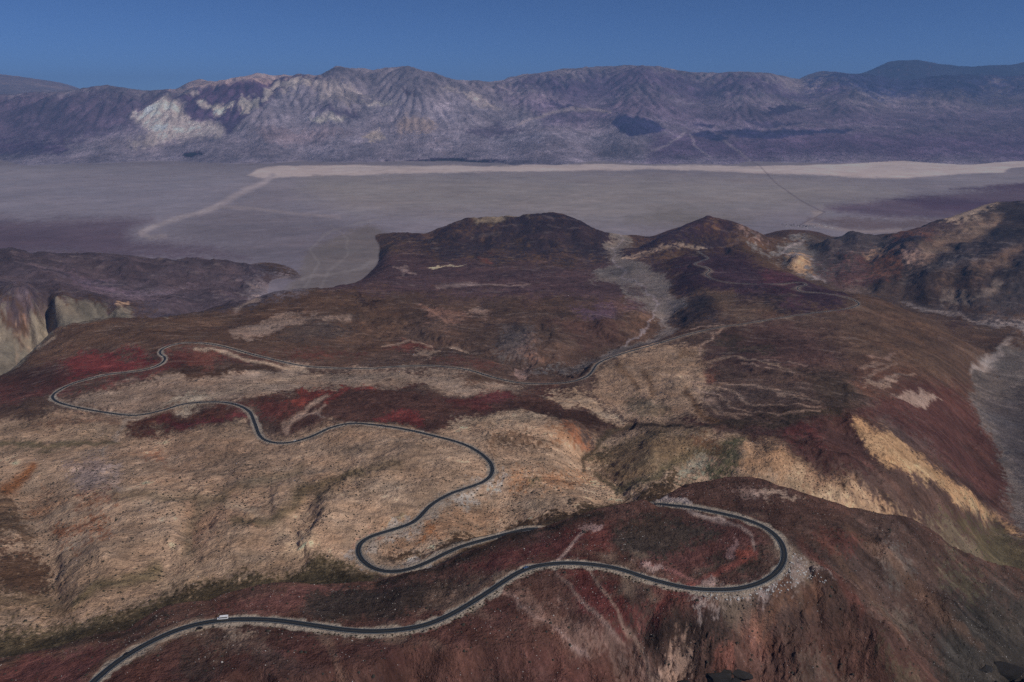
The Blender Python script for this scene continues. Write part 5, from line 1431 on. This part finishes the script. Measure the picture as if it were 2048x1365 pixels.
for k in range(36):
    i = rs.randrange(i_c, i_d); off = -(HALF + rs.uniform(5.0, 11))
    put_shrub(RW[i, 0] + NX[i] * off, RW[i, 1] + NY[i] * off, rs.uniform(.5, 1.1), 'dark shrub below the road shoulder near the parked black car', 'shrubs below the shoulder by the parked car')
i_e, i_f = ridx(105, 793), ridx(150, 766)
for k in range(26):
    i = rs.randrange(i_e - 12, i_f + 20); off = -(HALF + rs.uniform(6, 12))
    put_shrub(RW[i, 0] + NX[i] * off, RW[i, 1] + NY[i] * off, rs.uniform(.8, 1.5), 'dark shrub inside the far left-hand bend of the road', 'shrubs inside the far left bend')

def scatter(name, n, rlo, rhi, density, verts, faces, smin, smax, m, seed, sink=0.2, flat=1.0):
    g = np.random.default_rng(seed)
    v_ = g.uniform(math.log(rlo), math.log(rhi), n * 24); th = g.uniform(U[2], U[-3], n * 24)
    acc = np.exp(2 * (v_ - math.log(rhi)) * 0.85)
    i = ((v_ - V[0]) / DV).astype(int); j = ((th - U[0]) / DU).astype(int)
    keep = g.random(n * 24) < density[i, j] * acc
    keep &= RDD[i, j] > 6.5
    v_, th = v_[keep][:n], th[keep][:n]; print(name, len(v_))
    k = len(v_); r = np.exp(v_)
    x, y = r * np.sin(th), r * np.cos(th); z = grid_at(Z, th, v_)
    s_ = g.uniform(smin, smax, k) * np.exp(g.normal(0, .25, k)); a = g.uniform(0, 6.283, k)
    pv = np.array(verts); nvv = len(pv)
    jit = 1 + g.normal(0, .18, (k, nvv, 3))
    q = pv[None] * jit * s_[:, None, None]; q[:, :, 2] *= flat
    X = q[:, :, 0] * np.cos(a)[:, None] - q[:, :, 1] * np.sin(a)[:, None] + (x * S)[:, None]
    Y_ = q[:, :, 0] * np.sin(a)[:, None] + q[:, :, 1] * np.cos(a)[:, None] + (y * S)[:, None]
    Zq = q[:, :, 2] + (z * S)[:, None] - sink * s_[:, None]
    co = np.stack([X, Y_, Zq], -1).reshape(-1, 3).astype(np.float32)
    fa = (np.array(faces)[None] + (np.arange(k) * nvv)[:, None, None]).reshape(-1, 3).astype(np.int32)
    me = bpy.data.meshes.new(name); me.vertices.add(len(co)); me.loops.add(fa.size); me.polygons.add(len(fa))
    me.vertices.foreach_set('co', co.ravel()); me.loops.foreach_set('vertex_index', fa.ravel())
    me.polygons.foreach_set('loop_start', np.arange(0, fa.size, 3, dtype=np.int32)); me.update(calc_edges=True); me.materials.append(m)
    o = bpy.data.objects.new(name, me); COL.objects.link(o); return o
dome_v = [(math.cos(a) * .9, math.sin(a) * .9, 0) for a in np.arange(6) * 1.047] + [(math.cos(a) * .75, math.sin(a) * .75, .55) for a in np.arange(6) * 1.047 + .5] + [(0, 0, .85)]
dome_f = []
for k in range(6):
    dome_f += [(k, (k + 1) % 6, 6 + k), ((k + 1) % 6, 6 + (k + 1) % 6, 6 + k), (6 + k, 6 + (k + 1) % 6, 12)]
warm = CA[..., 0] / (CA[..., 2] + 1e-4)
tanm = sstep(0.14, 0.24, CA[..., 0])
dens = np.where(isB, 0.16 + 0.84 * tanm, np.where(isA, 0.35, 0)).astype(np.float32)
dens *= np.clip(0.55 + 0.5 * sn(0.03, 0.05, 501) + 0.35 * sn(0.010, 0.014, 502) + 0.5 * np.clip((FLn - 1.0) / 2.5, 0, 1), 0.06, 1)
dens[RR > 3000] = 0
o = scatter('desert_scrub', 42000, 330, 2600, dens, dome_v, dome_f, 0.8, 1.25, M_SCRUB, 21)
tagp(o, 'low dark scrub dotted thickly over the tan and red-brown slopes', 'scrub', None, 'stuff')

# ------------------------------------------------------------------ boulders
M_ROCK = mat('pale_blasted_rock', (0.50, 0.47, 0.44), 0.9, noise=0.3, scale=0.8)
M_DROCK = mat('shade_dark_lava_rock', (0.035, 0.028, 0.026), 0.9, noise=0.3, scale=0.8)  # lava rock, colour lowered to put in the shading along the rim
def rock_mesh(seed, m):
    q = random.Random(seed); bm = bmesh.new(); bmesh.ops.create_icosphere(bm, subdivisions=2, radius=1)
    ax = [Vector((q.gauss(0, 1), q.gauss(0, 1), q.gauss(0, 1))).normalized() for _ in range(9)]
    for v_ in bm.verts:
        for a in ax:
            d = v_.co.dot(a)
            if d > .72: v_.co -= a * (d - .72)
    me = bpy.data.meshes.new('boulder'); bm.to_mesh(me); bm.free(); me.materials.append(m); return me
RKM = [rock_mesh(k + 50, M_ROCK) for k in range(5)]
apron = parse("1405,1187 1440,1190 1480,1188 1520,1182 1550,1168 1575,1146 1590,1112 1600,1125 1615,1143 1630,1158 1645,1170 1585,1172 1560,1182 1500,1196 1440,1199")
def in_poly(x, y, poly):
    c = False
    for k in range(len(poly)):
        (a, b), (d, e) = poly[k][:2], poly[(k + 1) % len(poly)][:2]
        if (b > y) != (e > y) and x < (d - a) * (y - b) / (e - b) + a: c = not c
    return c
nb = 0; guard_ = 0
outer_poly = parse("1400,1186 1440,1191 1480,1188 1545,1171 1575,1140 1583,1108 1592,1104 1625,1138 1665,1172 1600,1158 1592,1175 1550,1192 1500,1200 1440,1204 1395,1196")
while nb < 260 and guard_ < 4000:
    guard_ += 1
    px, py = rs.uniform(1395, 1665), rs.uniform(1104, 1204)
    if not in_poly(px, py, outer_poly): continue
    x, y = at(px, py)
    if np.min(np.hypot(RD[::4, 0] - x, RD[::4, 1] - y)) * S < 6.5: continue
    o = bpy.data.objects.new('boulder', RKM[rs.randrange(5)]); COL.objects.link(o)
    s_ = rs.uniform(.45, .85) * math.exp(rs.gauss(0, .35))
    o.scale = (s_, s_ * rs.uniform(.7, 1.2), s_ * rs.uniform(.6, .9)); o.rotation_euler = (0, rs.uniform(-.3, .3), rs.uniform(0, 6.28))
    o.location = (x * S, y * S, gz(x, y) * S + s_ * .25)
    tagp(o, 'pale angular boulder dumped on the slope outside the near right-hand road loop', 'boulder', 'boulders below the road loop'); nb += 1
rock_v = [(1, 0, 0), (-.9, .1, 0), (0, 1, .1), (.1, -.9, 0), (0, 0, .8), (0, .1, -.7)]
rock_f = [(0, 2, 4), (2, 1, 4), (1, 3, 4), (3, 0, 4), (2, 0, 5), (1, 2, 5), (3, 1, 5), (0, 3, 5)]
dr = np.where(isA, 0.5, np.where(isB & (RR < 1500), 0.10, 0)).astype(np.float32) * np.clip(.4 + .5 * sn(.02, .03, 511) + .4 * sn(.006, .008, 512), 0, 1)
o = scatter('pale_stones', 9000, 340, 1500, dr, rock_v, rock_f, 0.22, 0.6, M_ROCK, 33, 0.0, .8)
tagp(o, 'pale stones strewn over the red-brown bench', 'stones', None, 'stuff')
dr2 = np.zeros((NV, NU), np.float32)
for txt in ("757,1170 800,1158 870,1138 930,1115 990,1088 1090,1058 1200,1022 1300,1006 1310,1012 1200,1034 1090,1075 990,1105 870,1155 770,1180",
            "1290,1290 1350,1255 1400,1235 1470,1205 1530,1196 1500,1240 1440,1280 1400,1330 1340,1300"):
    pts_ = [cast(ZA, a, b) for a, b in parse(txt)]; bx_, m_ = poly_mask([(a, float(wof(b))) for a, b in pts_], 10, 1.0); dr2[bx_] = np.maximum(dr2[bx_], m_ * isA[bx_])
o = scatter('shade_dark_lava_blocks', 6000, 330, 900, dr2 * 1.0, rock_v, rock_f, 0.4, 1.3, M_DROCK, 35, 0.1, .9)
tagp(o, 'lava blocks darkened as rim shade along the broken edge of the red bench', 'rocks', None, 'stuff')

def outcrop(px, py, ax, ay, az, seed, label):  # added black lumps standing in for the shade at the lower edge
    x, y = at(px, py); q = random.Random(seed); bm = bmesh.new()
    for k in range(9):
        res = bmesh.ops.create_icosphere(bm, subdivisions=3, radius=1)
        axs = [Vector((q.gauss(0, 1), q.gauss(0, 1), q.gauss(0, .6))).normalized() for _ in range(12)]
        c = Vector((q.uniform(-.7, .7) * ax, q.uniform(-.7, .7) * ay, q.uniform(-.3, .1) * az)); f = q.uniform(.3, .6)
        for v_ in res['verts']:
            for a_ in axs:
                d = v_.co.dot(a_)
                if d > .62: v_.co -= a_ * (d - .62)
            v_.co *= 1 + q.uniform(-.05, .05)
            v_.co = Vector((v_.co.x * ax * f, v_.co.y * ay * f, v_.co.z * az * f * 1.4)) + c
    o = mk('shade_outcrop', bm, M_SHADE_ROCK); o.location = (x * S, y * S, gz(x, y) * S)
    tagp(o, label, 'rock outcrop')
M_SHADE_ROCK = mat('shade_black_rock', (0.022, 0.019, 0.018), 0.95, noise=0.3, scale=0.3)  # near-black so that the colour itself carries the shade
outcrop(2000, 1350, 42, 26, 17, 3, 'added black rock lumps standing in for shade in the lower right corner of the slope')
outcrop(1425, 1364, 34, 16, 9, 5, 'added low black knob standing in for shade at the lower edge under the craggy wall')
# ------------------------------------------------------------------ the settlement on the valley floor
M_WALLS = [mat('pale_wall', (0.62, 0.60, 0.56), 0.8), mat('tan_wall', (0.38, 0.31, 0.24), 0.8), mat('brown_wall', (0.16, 0.12, 0.10), 0.8)]
M_ROOFS = [mat('white_metal_roof', (0.72, 0.72, 0.72), 0.5), mat('grey_roof', (0.34, 0.34, 0.35), 0.7), mat('brown_roof', (0.14, 0.10, 0.08), 0.8)]
def house(px, py, L, D, H, wi, ri, rz, label):
    x, y = at(px, py); root = emp('building', (x * S, y * S, gz(x, y) * S), rz)
    bm = bmesh.new(); bxm(bm, -L / 2, L / 2, -D / 2, D / 2, -1, H); mk('wall', bm, M_WALLS[wi], root)
    bm = bmesh.new(); prof(bm, [(-D / 2 - .5, H), (0, H + D * .22), (D / 2 + .5, H)], L / 2 + .5, 0)
    bmesh.ops.rotate(bm, matrix=Matrix.Rotation(math.pi / 2, 3, 'Z'), verts=bm.verts[:]); mk('roof', bm, M_ROOFS[ri], root)
    n = max(2, int(L / 5))
    for k in range(n):
        xx = -L / 2 + (k + .5) * L / n
        bm = bmesh.new(); bxm(bm, xx - .7, xx + .7, -D / 2 - .05, -D / 2 + .05, 1.0, 2.2); mk('window' if k else 'door', bm, M_GLASS, root)
    tagp(root, label, 'building', 'buildings of the desert settlement')
ordn = 'first second third fourth fifth sixth seventh eighth ninth tenth eleventh twelfth thirteenth fourteenth fifteenth sixteenth seventeenth'.split()
hs = [(1572, 453.5, 18, 9, 3.5, 1, 0), (1580, 454.5, 14, 8, 3.5, 0, 1), (1588, 453.5, 16, 8, 3.2, 1, 1), (1596, 454.8, 12, 8, 4.5, 0, 0), (1605, 455.5, 20, 9, 3.5, 2, 1), (1614, 457.8, 11, 9, 4.5, 0, 0), (1620, 455.2, 18, 9, 3.5, 1, 0), (1629, 455.3, 22, 10, 3.5, 0, 1),
      (1638, 449.8, 14, 8, 3.5, 0, 0), (1644, 450.6, 12, 8, 3.5, 1, 1), (1649, 450.2, 10, 8, 3.2, 0, 0), (1651, 453.6, 38, 10, 3.8, 0, 0), (1655, 450.8, 12, 8, 3.2, 2, 1), (1659, 455.6, 20, 9, 3.6, 1, 0), (1664, 457.2, 26, 10, 3.6, 0, 0), (1669, 457.8, 18, 9, 3.4, 0, 1), (1636, 457.8, 16, 8, 3.2, 1, 1)]
wn_ = ['white', 'tan', 'brown']; rn_ = ['white', 'grey', 'brown']
order_ = sorted(range(len(hs)), key=lambda k: hs[k][0])
for n_, k in enumerate(order_):
    px, py, L, D, H, wi, ri = hs[k]
    house(px, py, L, D, H, wi, ri, rs.uniform(-.25, .25), f"tiny {wn_[wi]} building with a {rn_[ri]} roof, {ordn[n_]} from the left in the valley settlement")
M_TREE = leaf_mat('tamarisk_leaves', (0.030, 0.040, 0.022), (0.055, 0.065, 0.035))
def tree_proto():
    root = emp('tree'); bm = bmesh.new(); q = random.Random(9)
    res = bmesh.ops.create_cone(bm, cap_ends=True, segments=8, radius1=.35, radius2=.18, depth=3.5); bmesh.ops.translate(bm, vec=(0, 0, 1.6), verts=res['verts'])
    for k in range(4):
        a = k * 1.57 + .4; e = Vector((math.cos(a) * 1.6, math.sin(a) * 1.6, 4.8)); s1 = Vector((-math.sin(a), math.cos(a), 0)) * .12; b0 = Vector((0, 0, 2.6))
        bm.faces.new([bm.verts.new(b0 - s1), bm.verts.new(b0 + s1), bm.verts.new(e + s1 * .4), bm.verts.new(e - s1 * .4)])
    tr = mk('trunk', bm, M_STEM, root)
    bm = bmesh.new()
    for k in range(220):
        a = q.uniform(0, 6.283); e = math.asin(q.uniform(-.8, 1)); d = q.uniform(.5, 1) ** .5 * (1 + .25 * math.sin(3 * a))
        c = Vector((math.cos(a) * math.cos(e) * 3.2, math.sin(a) * math.cos(e) * 3.2, math.sin(e) * 2.6)) * d + Vector((0, 0, 4.8))
        u1 = Vector((q.gauss(0, 1), q.gauss(0, 1), q.gauss(0, 1))).normalized() * .75; u2 = u1.cross(Vector((q.gauss(0, 1), q.gauss(0, 1), q.gauss(0, 1)))).normalized() * .5
        bm.faces.new([bm.verts.new(c - u1), bm.verts.new(c + u2), bm.verts.new(c + u1), bm.verts.new(c - u2)])
    cr = mk('crown', bm, M_TREE, root)
    return root
proto = tree_proto(); kids = list(proto.children)
spots_ = []
for k in range(22): spots_.append((rs.uniform(1563, 1592), 449.6 + rs.choice([0, 0, 3.2]) + rs.uniform(-.4, .8)))
for k in range(34): spots_.append((rs.uniform(1594, 1631), rs.uniform(451.2, 454.6)))
for k, (px, py) in enumerate(spots_):
    t = proto if k == 0 else proto.copy()
    if k:
        COL.objects.link(t)
        for c_ in kids:
            d_ = c_.copy(); COL.objects.link(d_); d_.parent = t
    x, y = at(px, py); t.location = (x * S, y * S, gz(x, y) * S); s_ = rs.uniform(.8, 1.35); t.scale = (s_, s_, s_); t.rotation_euler = (0, 0, rs.uniform(0, 6.28))
    tagp(t, 'dark green shade tree in the rows round the valley settlement', 'tree', 'trees of the desert settlement')
print('things', time.time() - _T0)
# ------------------------------------------------------------------ air
def make_haze():
    zt = max(float(ZZ.max()), CAMZ * S) + 60.0; zb = float(ZZ.min()) - 1.0
    x1 = 60000 * S; y0 = -400.0; y1 = 58000 * S
    v = [(sx * x1, y, z) for z in (zb, zt) for y in (y0, y1) for sx in (-1, 1)]
    f = [(0, 2, 3, 1), (4, 5, 7, 6), (0, 1, 5, 4), (2, 6, 7, 3), (0, 4, 6, 2), (1, 3, 7, 5)]
    me = bpy.data.meshes.new('haze'); me.from_pydata(v, [], f); me.update()
    o = bpy.data.objects.new('haze', me); COL.objects.link(o); o['kind'] = 'stuff'
    m = bpy.data.materials.new('haze'); m.use_nodes = True; nt = m.node_tree
    for n in list(nt.nodes):
        if n.type == 'BSDF_PRINCIPLED': nt.nodes.remove(n)
    pv = nt.nodes.new('ShaderNodeVolumePrincipled')
    pv.inputs['Color'].default_value = (0.30, 0.52, 0.97, 1)
    pv.inputs['Density'].default_value = SIGMA
    pv.inputs['Anisotropy'].default_value = 0.0
    nt.links.new(pv.outputs[0], nt.nodes['Material Output'].inputs['Volume'])
    me.materials.append(m)
make_haze()
print('done', time.time() - _T0)
